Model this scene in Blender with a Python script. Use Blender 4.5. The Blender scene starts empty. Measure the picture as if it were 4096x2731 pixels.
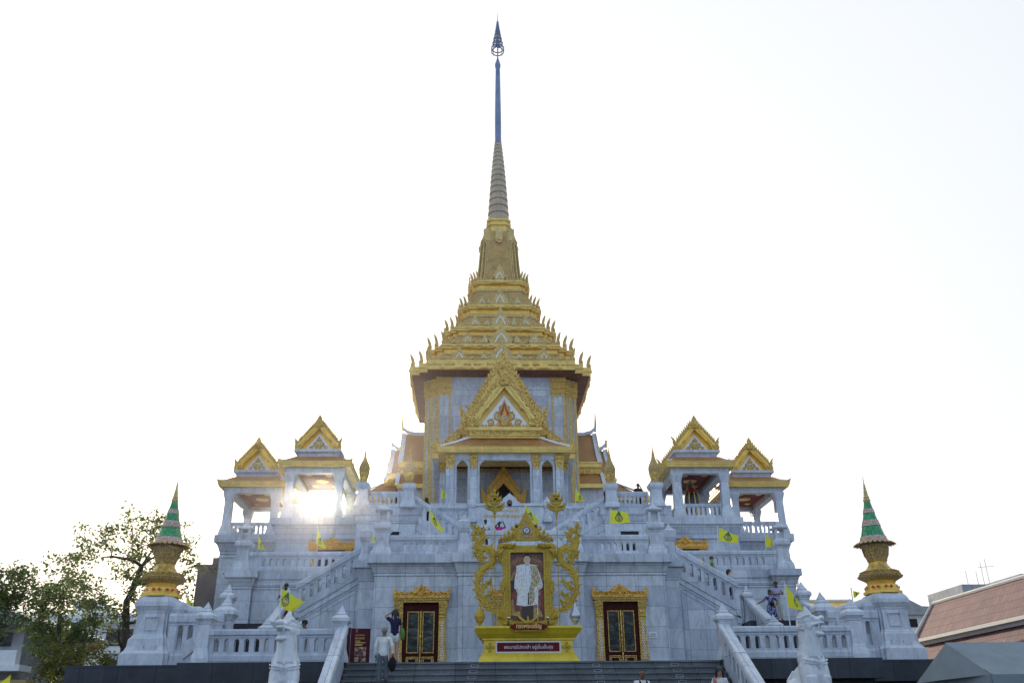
import bpy, bmesh, math, random
from math import sin, cos, pi, radians as R, sqrt, atan2
from mathutils import Vector, Matrix, noise
rnd = random.Random(7)
S = bpy.context.scene
C = S.collection
# ---------------------------------------------------------------- camera, sky, sun, exposure
CX = -1.9875; EYE = 1.6
cd = bpy.data.cameras.new('camera'); cam = bpy.data.objects.new('camera', cd); C.objects.link(cam)
th_, ya_, ro_ = R(24.0225), R(2.4958), R(-.63485)
fw = Vector((sin(ya_)*cos(th_), cos(ya_)*cos(th_), sin(th_)))
rt = Vector((cos(ya_), -sin(ya_), 0)); up = rt.cross(fw)
rt2 = rt*cos(ro_)+up*sin(ro_); up2 = up*cos(ro_)-rt*sin(ro_)
M = Matrix((rt2, up2, -fw)).transposed().to_4x4(); M.translation = Vector((CX, 0, EYE))
cam.matrix_world = M
cd.sensor_width = 36; cd.lens = 3566.5/4096*36; cd.clip_end = 3000; cd.clip_start = .1
S.camera = cam
SUN = Vector((-.1625, 1, .25)).normalized()
w = bpy.data.worlds.new("World"); S.world = w; w.use_nodes = True
nt = w.node_tree; nt.nodes.clear()
sky = nt.nodes.new('ShaderNodeTexSky'); sky.sky_type = 'NISHITA'; sky.sun_disc = False
sky.sun_elevation = R(13.9); sky.sun_rotation = R(-9.23); sky.air_density = 1.0; sky.dust_density = 3.5; sky.ozone_density = 1.0
bg = nt.nodes.new('ShaderNodeBackground'); bg.inputs[1].default_value = .13
ow = nt.nodes.new('ShaderNodeOutputWorld')
# thick pale haze: most of the sky is an even milky veil, whiter towards the sun and bluer away from it
sc_ = nt.nodes.new('ShaderNodeVectorMath'); sc_.operation = 'SCALE'; sc_.inputs['Scale'].default_value = .055
hz_ = nt.nodes.new('ShaderNodeVectorMath'); hz_.operation = 'ADD'
tc_ = nt.nodes.new('ShaderNodeTexCoord'); dp_ = nt.nodes.new('ShaderNodeVectorMath'); dp_.operation = 'DOT_PRODUCT'; dp_.inputs[1].default_value = SUN
mr_ = nt.nodes.new('ShaderNodeMapRange'); mr_.inputs[1].default_value = -1; mr_.inputs[2].default_value = 1
hr_ = nt.nodes.new('ShaderNodeValToRGB'); e_ = hr_.color_ramp.elements
e_[0].position = 0; e_[0].color = (1.75, 2.25, 3.0, 1); e_[1].position = .72; e_[1].color = (2.18, 2.32, 2.52, 1)
for p_, c_ in ((.45, (1.65, 2.1, 2.75, 1)), (.90, (2.66, 2.72, 2.78, 1)), (.985, (2.9, 2.88, 2.82, 1)), (.9985, (3.2, 3.1, 2.9, 1)), (.9998, (14, 12, 9, 1))):
    n_ = e_.new(p_); n_.color = c_
nt.links.new(tc_.outputs['Generated'], dp_.inputs[0]); nt.links.new(dp_.outputs['Value'], mr_.inputs[0]); nt.links.new(mr_.outputs[0], hr_.inputs[0])
nt.links.new(sky.outputs[0], sc_.inputs[0]); nt.links.new(sc_.outputs[0], hz_.inputs[0]); nt.links.new(hr_.outputs[0], hz_.inputs[1]); nt.links.new(hz_.outputs[0], bg.inputs[0])
nt.links.new(bg.outputs[0], ow.inputs[0])
sl = bpy.data.lights.new('sun', 'SUN'); sl.energy = 2.2; sl.angle = R(.5); sl.color = (1, .86, .68)
so = bpy.data.objects.new('sun', sl); C.objects.link(so)
so.rotation_euler = (-SUN).to_track_quat('-Z', 'Y').to_euler()
S.view_settings.view_transform = 'Standard'; S.view_settings.look = 'None'
S.view_settings.exposure = 1.42; S.view_settings.gamma = 1

# ---------------------------------------------------------------- materials
MT = {}
def nodes(name):
    m = bpy.data.materials.new(name); m.use_nodes = True; t = m.node_tree
    b = t.nodes['Principled BSDF']; MT[name] = m
    return m, t, b
def N(t, k, **kw):
    n = t.nodes.new('ShaderNode'+k)
    for a, v in kw.items():
        if a.startswith('i_'):
            n.inputs[a[2:].replace('_', ' ')].default_value = v
        else: setattr(n, a, v)
    return n
def ramp(t, src, stops):
    n = N(t, 'ValToRGB'); e = n.color_ramp.elements
    while len(e) < len(stops): e.new(.5)
    for i, (p, c) in enumerate(stops):
        e[i].position = p; e[i].color = (*c, 1) if len(c) == 3 else c
    t.links.new(src, n.inputs[0]); return n
def mixc(t, fac, a, b, mode='MIX'):
    n = N(t, 'Mix', data_type='RGBA', blend_type=mode)
    for s, v in ((0, fac), (6, a), (7, b)):
        if hasattr(v, 'is_output'): t.links.new(v, n.inputs[s])
        else: n.inputs[s].default_value = v if s == 0 or len(v) == 4 else (*v, 1)
    return n.outputs[2]
def bump(t, b, src, st=.3, d=.02):
    n = N(t, 'Bump'); n.inputs['Strength'].default_value = st; n.inputs['Distance'].default_value = d
    t.links.new(src, n.inputs['Height']); t.links.new(n.outputs[0], b.inputs['Normal'])
def pos(t): return N(t, 'NewGeometry').outputs['Position']
def mapping(t, src, sc=(1, 1, 1), rot=(0, 0, 0), loc=(0, 0, 0)):
    n = N(t, 'Mapping'); n.inputs['Scale'].default_value = sc; n.inputs['Rotation'].default_value = rot; n.inputs['Location'].default_value = loc
    t.links.new(src, n.inputs[0]); return n.outputs[0]
def noise_(t, src, s=5, d=4, r=.5, dist=0):
    n = N(t, 'TexNoise'); n.inputs['Scale'].default_value = s; n.inputs['Detail'].default_value = d
    n.inputs['Roughness'].default_value = r; n.inputs['Distortion'].default_value = dist
    t.links.new(src, n.inputs['Vector']); return n.outputs[0]
def vor(t, src, s, feat='F1', rn=1.0):
    n = N(t, 'TexVoronoi', feature=feat); n.inputs['Scale'].default_value = s; n.inputs['Randomness'].default_value = rn
    t.links.new(src, n.inputs['Vector']); return n
def math_(t, op, a, b=None):
    n = N(t, 'Math', operation=op)
    for i, v in enumerate((a, b)):
        if v is None: continue
        if hasattr(v, 'is_output'): t.links.new(v, n.inputs[i])
        else: n.inputs[i].default_value = v
    return n.outputs[0]
def wallcoord(t):      # world position turned so that x,y of the vector run along any upright wall
    g = N(t, 'NewGeometry'); sp = N(t, 'SeparateXYZ'); t.links.new(g.outputs['Position'], sp.inputs[0])
    sn = N(t, 'SeparateXYZ'); t.links.new(g.outputs['True Normal'], sn.inputs[0])
    k = math_(t, 'GREATER_THAN', math_(t, 'ABSOLUTE', sn.outputs[0]), math_(t, 'ABSOLUTE', sn.outputs[1]))
    s = math_(t, 'ADD', math_(t, 'MULTIPLY', sp.outputs[1], k), math_(t, 'MULTIPLY', sp.outputs[0], math_(t, 'SUBTRACT', 1.0, k)))
    cb = N(t, 'CombineXYZ'); t.links.new(s, cb.inputs[0]); t.links.new(sp.outputs[2], cb.inputs[1])
    return cb.outputs[0]
def plain(name, col, rough=.6, metal=0, spec=.5, nz=0, nscale=6, emit=None):
    m, t, b = nodes(name); b.inputs['Roughness'].default_value = rough; b.inputs['Metallic'].default_value = metal
    b.inputs['Specular IOR Level'].default_value = spec
    if nz:
        f = noise_(t, pos(t), nscale, 5, .6)
        r_ = ramp(t, f, [(.3, tuple(c*(1-nz) for c in col)), (.7, tuple(min(1, c*(1+nz*.6)) for c in col))])
        t.links.new(r_.outputs[0], b.inputs[0])
    else: b.inputs[0].default_value = (*col, 1)
    return m
def marble(name, col, joints=True, bw=1.25, bh=.85, vein=.5, warm=0):
    m, t, b = nodes(name); p = pos(t)
    big = noise_(t, p, .35, 3, .55)
    mp = mapping(t, p, (1, 1, .45), (0, .7, .3))
    v1 = noise_(t, mp, 1.6, 8, .62, 1.6)
    v2 = noise_(t, mapping(t, p, (1, 1, .3), (0, -.75, .5), (5, 2, 9)), 3.1, 9, .7, 2.2)
    base = ramp(t, v1, [(.25, tuple(c*(.64) for c in col)), (.5, col), (.8, tuple(min(1, c*1.2) for c in col))]).outputs[0]
    vv = ramp(t, v2, [(.44, (0, 0, 0)), (.5, (1, 1, 1)), (.56, (0, 0, 0))]).outputs[0]
    base = mixc(t, math_(t, 'MULTIPLY', vv, .6*vein), base, tuple(c*.42 for c in (col[0], col[1], col[2]*1.05)))
    if joints:
        br = N(t, 'TexBrick'); t.links.new(wallcoord(t), br.inputs['Vector'])
        br.inputs['Scale'].default_value = 1; br.inputs['Brick Width'].default_value = bw; br.inputs['Row Height'].default_value = bh
        br.inputs['Mortar Size'].default_value = .009; br.inputs['Mortar Smooth'].default_value = .3; br.offset = 0
        br.inputs['Color1'].default_value = (.80, .82, .86, 1); br.inputs['Color2'].default_value = (1.1, 1.1, 1.07, 1); br.inputs['Mortar'].default_value = (.33, .32, .31, 1)
        base = mixc(t, 1.0, base, br.outputs[0], 'MULTIPLY')
    # weather stains
    st = noise_(t, mapping(t, p, (2.6, 2.6, .35)), 1.5, 6, .65)
    sf = ramp(t, st, [(.52, (0, 0, 0)), (.78, (1, 1, 1))]).outputs[0]
    base = mixc(t, math_(t, 'MULTIPLY', sf, .6), base, (col[0]*.55, col[1]*.50, col[2]*.42))
    t.links.new(base, b.inputs[0]); b.inputs['Roughness'].default_value = .42; b.inputs['Specular IOR Level'].default_value = .4
    bump(t, b, v2, .08, .01)
    return m
marble('marble', (.53, .57, .635))
marble('marble_plain', (.55, .59, .65), joints=False)
marble('marble_top', (.545, .585, .65), bw=2.1, bh=2.0)
marble('statue', (.62, .66, .70), joints=False, vein=.35)
def gold(name, col, dark, sc=0, metal=.35, rough=.42, bst=.6, dist=.03, dk=.72):
    m, t, b = nodes(name); p = pos(t)
    n1 = noise_(t, p, 2.2, 5, .6)
    base = ramp(t, n1, [(.3, tuple(c*.78 for c in col)), (.7, tuple(min(1, c*1.1) for c in col))]).outputs[0]
    if sc:
        vo = vor(t, mapping(t, p, (1, 1, 1)), sc)
        v2 = vor(t, p, sc*2.3)
        h = math_(t, 'ADD', vo.outputs[0], math_(t, 'MULTIPLY', v2.outputs[0], .5))
        f = ramp(t, h, [(.38, (0, 0, 0)), (.95, (1, 1, 1))]).outputs[0]
        base = mixc(t, math_(t, 'MULTIPLY', f, dk), base, dark)  # painted recess shade: dark colour mixed into the low spots of the carving
        bump(t, b, math_(t, 'SUBTRACT', 1.0, h), bst, dist)
    else:
        stz = noise_(t, mapping(t, p, (3, 3, .5)), 2, 5, .6)
        f = ramp(t, stz, [(.55, (0, 0, 0)), (.75, (1, 1, 1))]).outputs[0]
        base = mixc(t, math_(t, 'MULTIPLY', f, .45), base, dark)
    t.links.new(base, b.inputs[0]); b.inputs['Metallic'].default_value = metal; b.inputs['Roughness'].default_value = rough
    return m
gold('gold_fascia', (.80, .56, .15), (.36, .22, .05), 0, .15, .45)
gold('gold_under', (.92, .58, .10), (.4, .2, .03), 0, .25, .4)
gold('gold_carved', (.86, .60, .14), (.30, .15, .025), 7, .2, .38, .7, .06)
gold('gold_fine', (.88, .61, .14), (.30, .15, .025), 13, .2, .38, .7, .04)
gold('gold_bright', (.98, .56, .09), (.38, .14, .015), 15, .3, .3, .7, .03)
gold('gold_pale', (.80, .61, .23), (.32, .20, .06), 10, .15, .42, .6, .04)
gold('gold_bell', (.55, .42, .18), (.22, .14, .05), 0, .25, .5)
gold('shrine_gold', (.66, .46, .045), (.26, .14, .01), 26, .2, .36, .8, .02, .62)
gold('shrine_plain', (.72, .53, .03), (.40, .27, .01), 0, .1, .4)
gold('old_gold', (.66, .46, .16), (.22, .13, .04), 16, .2, .4, .8, .03)
def scaled(name, c1, c2, sx=9, sz=7, rough=.5, metal=0, tilt=False):      # overlapping scale / diamond tiles
    m, t, b = nodes(name)
    br = N(t, 'TexBrick'); t.links.new(wallcoord(t), br.inputs['Vector'])
    br.inputs['Scale'].default_value = 1; br.inputs['Brick Width'].default_value = 1/sx; br.inputs['Row Height'].default_value = 1/sz
    br.inputs['Mortar Size'].default_value = .02; br.inputs['Mortar Smooth'].default_value = .6; br.offset = .5
    br.inputs['Color1'].default_value = (*c1, 1); br.inputs['Color2'].default_value = (*[min(1, c*1.25) for c in c1], 1); br.inputs['Mortar'].default_value = (*c2, 1)
    n1 = noise_(t, pos(t), 1.2, 5, .6)
    k = ramp(t, n1, [(.3, (.75, .75, .75)), (.75, (1.1, 1.1, 1.1))]).outputs[0]
    t.links.new(mixc(t, 1, br.outputs[0], k, 'MULTIPLY'), b.inputs[0])
    bump(t, b, math_(t, 'SUBTRACT', 1.0, br.outputs[1]), .5, .02)
    b.inputs['Roughness'].default_value = rough; b.inputs['Metallic'].default_value = metal
    return m
scaled('orange_tile', (.42, .20, .055), (.16, .06, .02), 6.5, 5)
scaled('bell_scale', (.50, .31, .09), (.24, .14, .045), 5, 5)
scaled('pink_tile', (.19, .10, .098), (.035, .02, .022), 2.6, 2.0, .85)
scaled('mosaic', (.80, .80, .80), (.42, .22, .03), 15, 15, .2, .2)
scaled('coffer', (.17, .07, .055), (.07, .03, .025), 2.2, 2.2, .6)
scaled('ribbed', (.44, .35, .24), (.24, .18, .12), 9, .01, .5)
def granite(name, col, rough=.35):
    m, t, b = nodes(name); p = pos(t)
    a = noise_(t, p, 60, 3, .7); c_ = noise_(t, p, 1.3, 5, .6); s_ = noise_(t, mapping(t, p, (6, 6, .4)), 1.4, 5, .6)
    base = ramp(t, a, [(.35, tuple(x*.55 for x in col)), (.65, tuple(x*1.35 for x in col))]).outputs[0]
    k = ramp(t, c_, [(.3, (.7, .7, .7)), (.7, (1.15, 1.15, 1.15))]).outputs[0]
    base = mixc(t, 1, base, k, 'MULTIPLY')
    f = ramp(t, s_, [(.6, (0, 0, 0)), (.75, (1, 1, 1))]).outputs[0]
    base = mixc(t, math_(t, 'MULTIPLY', f, .35), base, tuple(min(1, x*2.2) for x in col))
    br = N(t, 'TexBrick'); t.links.new(wallcoord(t), br.inputs['Vector']); br.offset = 0; br.inputs['Scale'].default_value = 1; br.inputs['Brick Width'].default_value = 1.3; br.inputs['Row Height'].default_value = 4
    br.inputs['Mortar Size'].default_value = .012; br.inputs['Color1'].default_value = (.85, .85, .85, 1); br.inputs['Color2'].default_value = (1.15, 1.15, 1.15, 1); br.inputs['Mortar'].default_value = (.4, .4, .4, 1)
    base = mixc(t, 1, base, br.outputs[0], 'MULTIPLY')
    t.links.new(base, b.inputs[0]); b.inputs['Roughness'].default_value = rough; b.inputs['Specular IOR Level'].default_value = .25; return m
granite('granite_dark', (.042, .050, .062), .55); granite('granite_step', (.155, .172, .185), .6)
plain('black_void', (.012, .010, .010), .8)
plain('brown_soffit', (.16, .065, .05), .6, nz=.3)
plain('maroon', (.13, .010, .012), .6, spec=.15); plain('door_wood', (.050, .006, .005), .55, spec=.12, nz=.3)
m, t, b = nodes('dark_glass'); b.inputs[0].default_value = (.06, .06, .05, 1); b.inputs['Roughness'].default_value = .12; b.inputs['Specular IOR Level'].default_value = .15
t.links.new(ramp(t, noise_(t, mapping(t, pos(t), (1, 1, 2)), 2.2, 5, .6, 1), [(.38, (.010, .011, .010)), (.60, (.06, .07, .06)), (.78, (.22, .24, .21))]).outputs[0], b.inputs[0])
plain('white_paint', (.72, .74, .76), .6, nz=.12); plain('white_relief', (.78, .80, .84), .6)
plain('red_paint', (.42, .02, .03), .4); plain('blue_gem', (.25, .28, .6), .3)
plain('spire_blue', (.14, .20, .35), .4, .3, nz=.35, nscale=1.5)
plain('steel_dark', (.06, .06, .07), .4, .6); plain('pole_white', (.62, .64, .66), .4)
plain('concrete', (.33, .34, .36), .85, nz=.35, nscale=1.2); plain('concrete_brown', (.16, .13, .12), .85, nz=.3, nscale=.8)
plain('silver', (.45, .49, .55), .3, .7, nz=.3, nscale=30)
plain('tent', (.17, .21, .235), .75, nz=.15, nscale=2)
plain('ground', (.10, .10, .105), .85, nz=.3, nscale=.8); plain('bark', (.06, .045, .035), .9, nz=.4, nscale=9)
plain('skin_a', (.40, .22, .15), .55); plain('skin_b', (.16, .08, .055), .55); plain('skin_c', (.05, .025, .02), .55)
plain('hair', (.008, .007, .007), .5); plain('hair_grey', (.22, .22, .22), .7, nz=.3, nscale=40)
def leafmat(name, a, b_):
    m, t, b = nodes(name); o = N(t, 'ObjectInfo'); f = noise_(t, pos(t), .9, 4, .6)
    r_ = ramp(t, f, [(.35, a), (.7, b_)]); t.links.new(r_.outputs[0], b.inputs[0])
    b.inputs['Roughness'].default_value = .55
    tr = N(t, 'BsdfTranslucent'); t.links.new(r_.outputs[0], tr.inputs[0]); ms = N(t, 'MixShader'); ms.inputs[0].default_value = .5
    t.links.new(b.outputs[0], ms.inputs[1]); t.links.new(tr.outputs[0], ms.inputs[2]); t.links.new(ms.outputs[0], t.nodes['Material Output'].inputs[0])
leafmat('leaf_dark', (.07, .115, .03), (.18, .22, .05)); leafmat('leaf_yellow', (.06, .09, .015), (.18, .17, .02))
m, t, b = nodes('flag_yellow'); b.inputs[0].default_value = (.72, .74, .04, 1); b.inputs['Roughness'].default_value = .7
tr = N(t, 'BsdfTranslucent'); tr.inputs[0].default_value = (.80, .80, .05, 1); ms = N(t, 'MixShader'); ms.inputs[0].default_value = .5
t.links.new(b.outputs[0], ms.inputs[1]); t.links.new(tr.outputs[0], ms.inputs[2]); t.links.new(ms.outputs[0], t.nodes['Material Output'].inputs[0])
plain('flag_green', (.02, .16, .07), .7)
m, t, b = nodes('green_tile'); p = wallcoord(t)
wv = N(t, 'TexNoise'); wv.inputs['Scale'].default_value = 9; t.links.new(mapping(t, pos(t), (4, 4, .5)), wv.inputs[0])
t.links.new(ramp(t, wv.outputs[0], [(.3, (.0, .10, .03)), (.55, (.01, .27, .09)), (.75, (.10, .50, .22))]).outputs[0], b.inputs[0]); b.inputs['Roughness'].default_value = .25
m, t, b = nodes('floral_band')
vo = vor(t, pos(t), 11, rn=.25); t.links.new(ramp(t, vo.outputs[0], [(.25, (.62, .62, .66)), (.4, (.35, .10, .08)), (.6, (.42, .34, .24))]).outputs[0], b.inputs[0]); b.inputs['Roughness'].default_value = .4

# ---------------------------------------------------------------- mesh helpers
W = {}
class MB:
    def __init__(s): s.v = []; s.f = []; s.m = []
    def add(s, vs, fs, mi=0):
        o = len(s.v); s.v += [tuple(p) for p in vs]; s.f += [[i+o for i in f] for f in fs]; s.m += [mi]*len(fs); return s
    def box(s, x0, x1, y0, y1, z0, z1, mi=0):
        return s.add([(x, y, z) for z in (z0, z1) for y in (y0, y1) for x in (x0, x1)],
                     [(0, 2, 3, 1), (4, 5, 7, 6), (0, 1, 5, 4), (2, 6, 7, 3), (0, 4, 6, 2), (1, 3, 7, 5)], mi)
    def cbox(s, cx, cy, cz, a, b, c, mi=0): return s.box(cx-a, cx+a, cy-b, cy+b, cz-c, cz+c, mi)
    def prism(s, pts, y0, y1, mi=0):
        n = len(pts); return s.add([(x, y0, z) for x, z in pts]+[(x, y1, z) for x, z in pts],
                                   [list(range(n)), list(range(2*n-1, n-1, -1))]+[(i, (i+1) % n, n+(i+1) % n, n+i) for i in range(n)], mi)
    def prismx(s, pts, x0, x1, mi=0):
        n = len(pts); return s.add([(x0, y, z) for y, z in pts]+[(x1, y, z) for y, z in pts],
                                   [list(range(n)), list(range(2*n-1, n-1, -1))]+[(i, (i+1) % n, n+(i+1) % n, n+i) for i in range(n)], mi)
    def loft(s, rings, mi=0, cap=True):
        n = len(rings[0]); vs = [p for r_ in rings for p in r_]; fs = []
        for k in range(len(rings)-1):
            for i in range(n): fs.append((k*n+i, k*n+(i+1) % n, (k+1)*n+(i+1) % n, (k+1)*n+i))
        if cap: fs += [list(range(n-1, -1, -1)), list(range((len(rings)-1)*n, len(rings)*n))]
        return s.add(vs, fs, mi)
    def sq(s, cx, cy, prof, mi=0, ax=1, ay=1):      # square tower from (half width, z)
        return s.loft([[(cx-h*ax, cy-h*ay, z), (cx+h*ax, cy-h*ay, z), (cx+h*ax, cy+h*ay, z), (cx-h*ax, cy+h*ay, z)] for h, z in prof], mi)
    def lathe(s, cx, cy, prof, n=16, rot=0, mi=0):
        return s.loft([[(cx+r_*cos(rot+2*pi*i/n), cy+r_*sin(rot+2*pi*i/n), z) for i in range(n)] for r_, z in prof], mi)
    def tube(s, pts, rad, n=6, mi=0):
        pts = [Vector(p) for p in pts]; L = len(pts); rings = []
        if not hasattr(rad, '__len__'): rad = [rad]*L
        u = None
        for i in range(L):
            d = (pts[min(i+1, L-1)]-pts[max(i-1, 0)]).normalized()
            if u is None: u = d.orthogonal().normalized()
            u = (u-d*u.dot(d)).normalized(); v_ = d.cross(u)
            rings.append([pts[i]+(u*cos(2*pi*k/n)+v_*sin(2*pi*k/n))*max(rad[i], .0004) for k in range(n)])
        return s.loft(rings, mi)
    def ell(s, c, r_, n=10, m_=7, mi=0, rot=None):
        rings = []
        for j in range(m_+1):
            a = -pi/2+pi*j/m_; ring = []
            for i in range(n):
                p = Vector((max(cos(a), .02)*cos(2*pi*i/n)*r_[0], max(cos(a), .02)*sin(2*pi*i/n)*r_[1], sin(a)*r_[2]))
                if rot: p = rot @ p
                ring.append(p+Vector(c))
            rings.append(ring)
        return s.loft(rings, mi)
    def xf(s, fn, start=0):
        s.v = s.v[:start]+[tuple(fn(*p)) for p in s.v[start:]]; return s
    def build(s, name, mats, parent=None, smooth=False, loc=None, angle=.7):
        me = bpy.data.meshes.new(name)
        base = W[parent] if parent is not None else Vector(loc or (0, 0, 0))
        me.from_pydata([tuple(Vector(p)-base) for p in s.v], [], s.f)
        for mn in (mats if isinstance(mats, (list, tuple)) else [mats]): me.materials.append(MT[mn])
        for p, i in zip(me.polygons, s.m): p.material_index = i
        bm = bmesh.new(); bm.from_mesh(me); bmesh.ops.recalc_face_normals(bm, faces=bm.faces); bm.to_mesh(me); bm.free()
        if smooth:
            me.polygons.foreach_set('use_smooth', [True]*len(me.polygons)); me.set_sharp_from_angle(angle=angle)
        o = bpy.data.objects.new(name, me); C.objects.link(o)
        if parent is not None: o.parent = parent
        else: o.location = base
        W[o] = base.copy(); return o
def tag(o, label, cat, group=None):
    o['label'] = label; o['category'] = cat
    if group: o['group'] = group
    return o
def struct(o, kind='structure'): o['kind'] = kind; return o
def thing(name, label, cat, loc=(0, 0, 0), group=None):
    o = bpy.data.objects.new(name, None); C.objects.link(o); o.location = loc; o.empty_display_size = .2
    W[o] = Vector(loc); return tag(o, label, cat, group)
def dup(root, loc, label, rotz=None, sx=1, sc=1):
    r_ = root.copy(); C.objects.link(r_); r_.location = loc; r_['label'] = label
    if rotz is not None: r_.rotation_euler = (0, 0, rotz)
    r_.scale = (sx*sc, sc, sc); W[r_] = Vector(loc)
    for ch in list(root.children):
        c = ch.copy(); C.objects.link(c); c.parent = r_
        for g in list(ch.children):
            d = g.copy(); C.objects.link(d); d.parent = c
    return r_
def text(s_, size, loc, mat, parent, name='lettering', rot=(pi/2, 0, 0), ext=.004, bold=0, width=None):
    cu = bpy.data.curves.new(name, 'FONT'); cu.body = s_; cu.size = size; cu.extrude = ext; cu.align_x = 'CENTER'; cu.align_y = 'CENTER'; cu.offset = bold
    o = bpy.data.objects.new(name, cu); C.objects.link(o)
    dg = bpy.context.evaluated_depsgraph_get(); me = bpy.data.meshes.new_from_object(o.evaluated_get(dg)); bpy.data.objects.remove(o)
    me.materials.clear(); me.materials.append(MT[mat])
    if len(me.vertices):
        xs = [v.co.x for v in me.vertices]; wd = max(xs)-min(xs)
        k = width/wd if width else 1
        from mathutils import Euler
        T = Matrix.Translation(Vector(loc)-(W[parent] if parent is not None else Vector((0, 0, 0)))) @ Euler(rot).to_matrix().to_4x4() @ Matrix.Diagonal((k, 1, 1, 1))
        me.transform(T)
    q = bpy.data.objects.new(name, me); C.objects.link(q); q.parent = parent; W[q] = W[parent].copy() if parent is not None else Vector((0, 0, 0)); return q

# ---------------------------------------------------------------- architectural pieces
def sweep(mb, u0, u1, fn, prof, slope=0, mi=0):
    mb.loft([[fn(u, v, z+slope*(u-u0)) for v, z in prof] for u in (u0, u1)], mi)
def balus(mb, u0, u1, fn, zb, zs, za, zc, zt, pitch, ow_, t_=.2, slope=0, pad=.12, pointed=False, cop=.07):
    n = max(1, int(round((u1-u0-2*pad)/pitch))); p = (u1-u0-2*pad)/n; r_ = ow_/2; h = t_/2
    zl = lambda u, z: z+slope*(u-u0)
    def quad(a, b, c, d):
        for v in (-h, h): mb.add([fn(u, v, z) for u, z in (a, b, c, d)], [(0, 1, 2, 3)])
    for a, b in ((u0, u0+pad), (u1-pad, u1)): quad((a, zl(a, zb)), (b, zl(b, zb)), (b, zl(b, zc)), (a, zl(a, zc)))
    for i in range(n):
        a = u0+pad+i*p; b = a+p; c = (a+b)/2; l, r2 = c-r_, c+r_; dz = slope*(c-u0)
        quad((a, zl(a, zb)), (l, zl(l, zb)), (l, zl(l, zc)), (a, zl(a, zc)))
        quad((r2, zl(r2, zb)), (b, zl(b, zb)), (b, zl(b, zc)), (r2, zl(r2, zc)))
        quad((l, zl(l, zb)), (r2, zl(r2, zb)), (r2, zs+dz), (l, zs+dz))
        if pointed: arc = [(l, za-ow_*1.1), (l+ow_*.12, za-ow_*.5), (c, za), (r2-ow_*.12, za-ow_*.5), (r2, za-ow_*1.1)]
        else: arc = [(c-r_*cos(k*pi/6), za-r_+r_*sin(k*pi/6)) for k in range(7)]
        arc = [(u, z+dz) for u, z in arc]
        for (ua, z0), (ub, z1) in zip(arc, arc[1:]): quad((ua, z0), (ub, z1), (ub, zl(ub, zc)), (ua, zl(ua, zc)))
        loop = [(l, zs+dz)]+arc+[(r2, zs+dz)]
        for (ua, z0), (ub, z1) in zip(loop, loop[1:]+loop[:1]):
            mb.add([fn(ua, -h, z0), fn(ub, -h, z1), fn(ub, h, z1), fn(ua, h, z0)], [(0, 1, 2, 3)])
    q = h+cop; hh = zt-zc
    sweep(mb, u0, u1, fn, [(-h-.025, zc-.05), (-h-.025, zc), (-q+.015, zc+hh*.12), (-q, zc+hh*.2), (-q, zt-hh*.25), (-q+.03, zt), (q-.03, zt), (q, zt-hh*.25), (q, zc+hh*.2), (q-.015, zc+hh*.12), (h+.025, zc), (h+.025, zc-.05)], slope)
    if not slope: sweep(mb, u0, u1, fn, [(-h-.035, zb), (-h-.035, zb+(zs-zb)*.62), (-h, zb+(zs-zb)*.8), (h, zb+(zs-zb)*.8), (h+.035, zb+(zs-zb)*.62), (h+.035, zb)])
def fx(y): return lambda u, v, z: (u, y+v, z)
def fy(x): return lambda u, v, z: (x+v, u, z)
NEWEL = [(.27, 0), (.27, .12), (.25, .2), (.21, .34), (.205, .38), (.19, .42), (.185, 1.12), (.21, 1.15), (.21, 1.18), (.26, 1.26), (.29, 1.28), (.29, 1.38), (.26, 1.42), (.17, 1.49), (.15, 1.50), (.16, 1.53), (.14, 1.57), (.10, 1.60), (.10, 1.63), (.06, 1.70), (.005, 1.82)]
def cornice_block(mb, x0, x1, y0, y1, z0, zs, zc0, zc1, zt, fl, base=True, mi=0):
    """podium wall x0..x1 / y0..y1 with flared cavetto cornice; z0 floor, zs necking, zc0..zc1 flare, zt top, fl overhang"""
    R_ = lambda d, z: [(x0-d, y0-d, z), (x1+d, y0-d, z), (x1+d, y1, z), (x0-d, y1, z)]
    rings = []
    if base: rings += [R_(.17, z0), R_(.17, z0+.42), R_(.12, z0+.48), R_(.12, z0+.56), R_(.07, z0+.60), R_(.07, z0+.66), R_(0, z0+.68)]
    else: rings += [R_(0, z0)]
    rings += [R_(0, zs-.02), R_(.05, zs), R_(.05, zs+.06), R_(.02, zs+.07), R_(.02, zc0), R_(.06, zc0+.02), R_(.10, zc0+(zc1-zc0)*.35), R_(fl*.62, zc1-.05), R_(fl-.03, zc1), R_(fl, zc1+.01), R_(fl, zt)]
    mb.loft(rings, mi)

# ================================================================ THE SETTING
g = MB(); g.box(-900, 900, -60, 1400, -1, 0); struct(g.build('ground', 'ground'))
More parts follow.
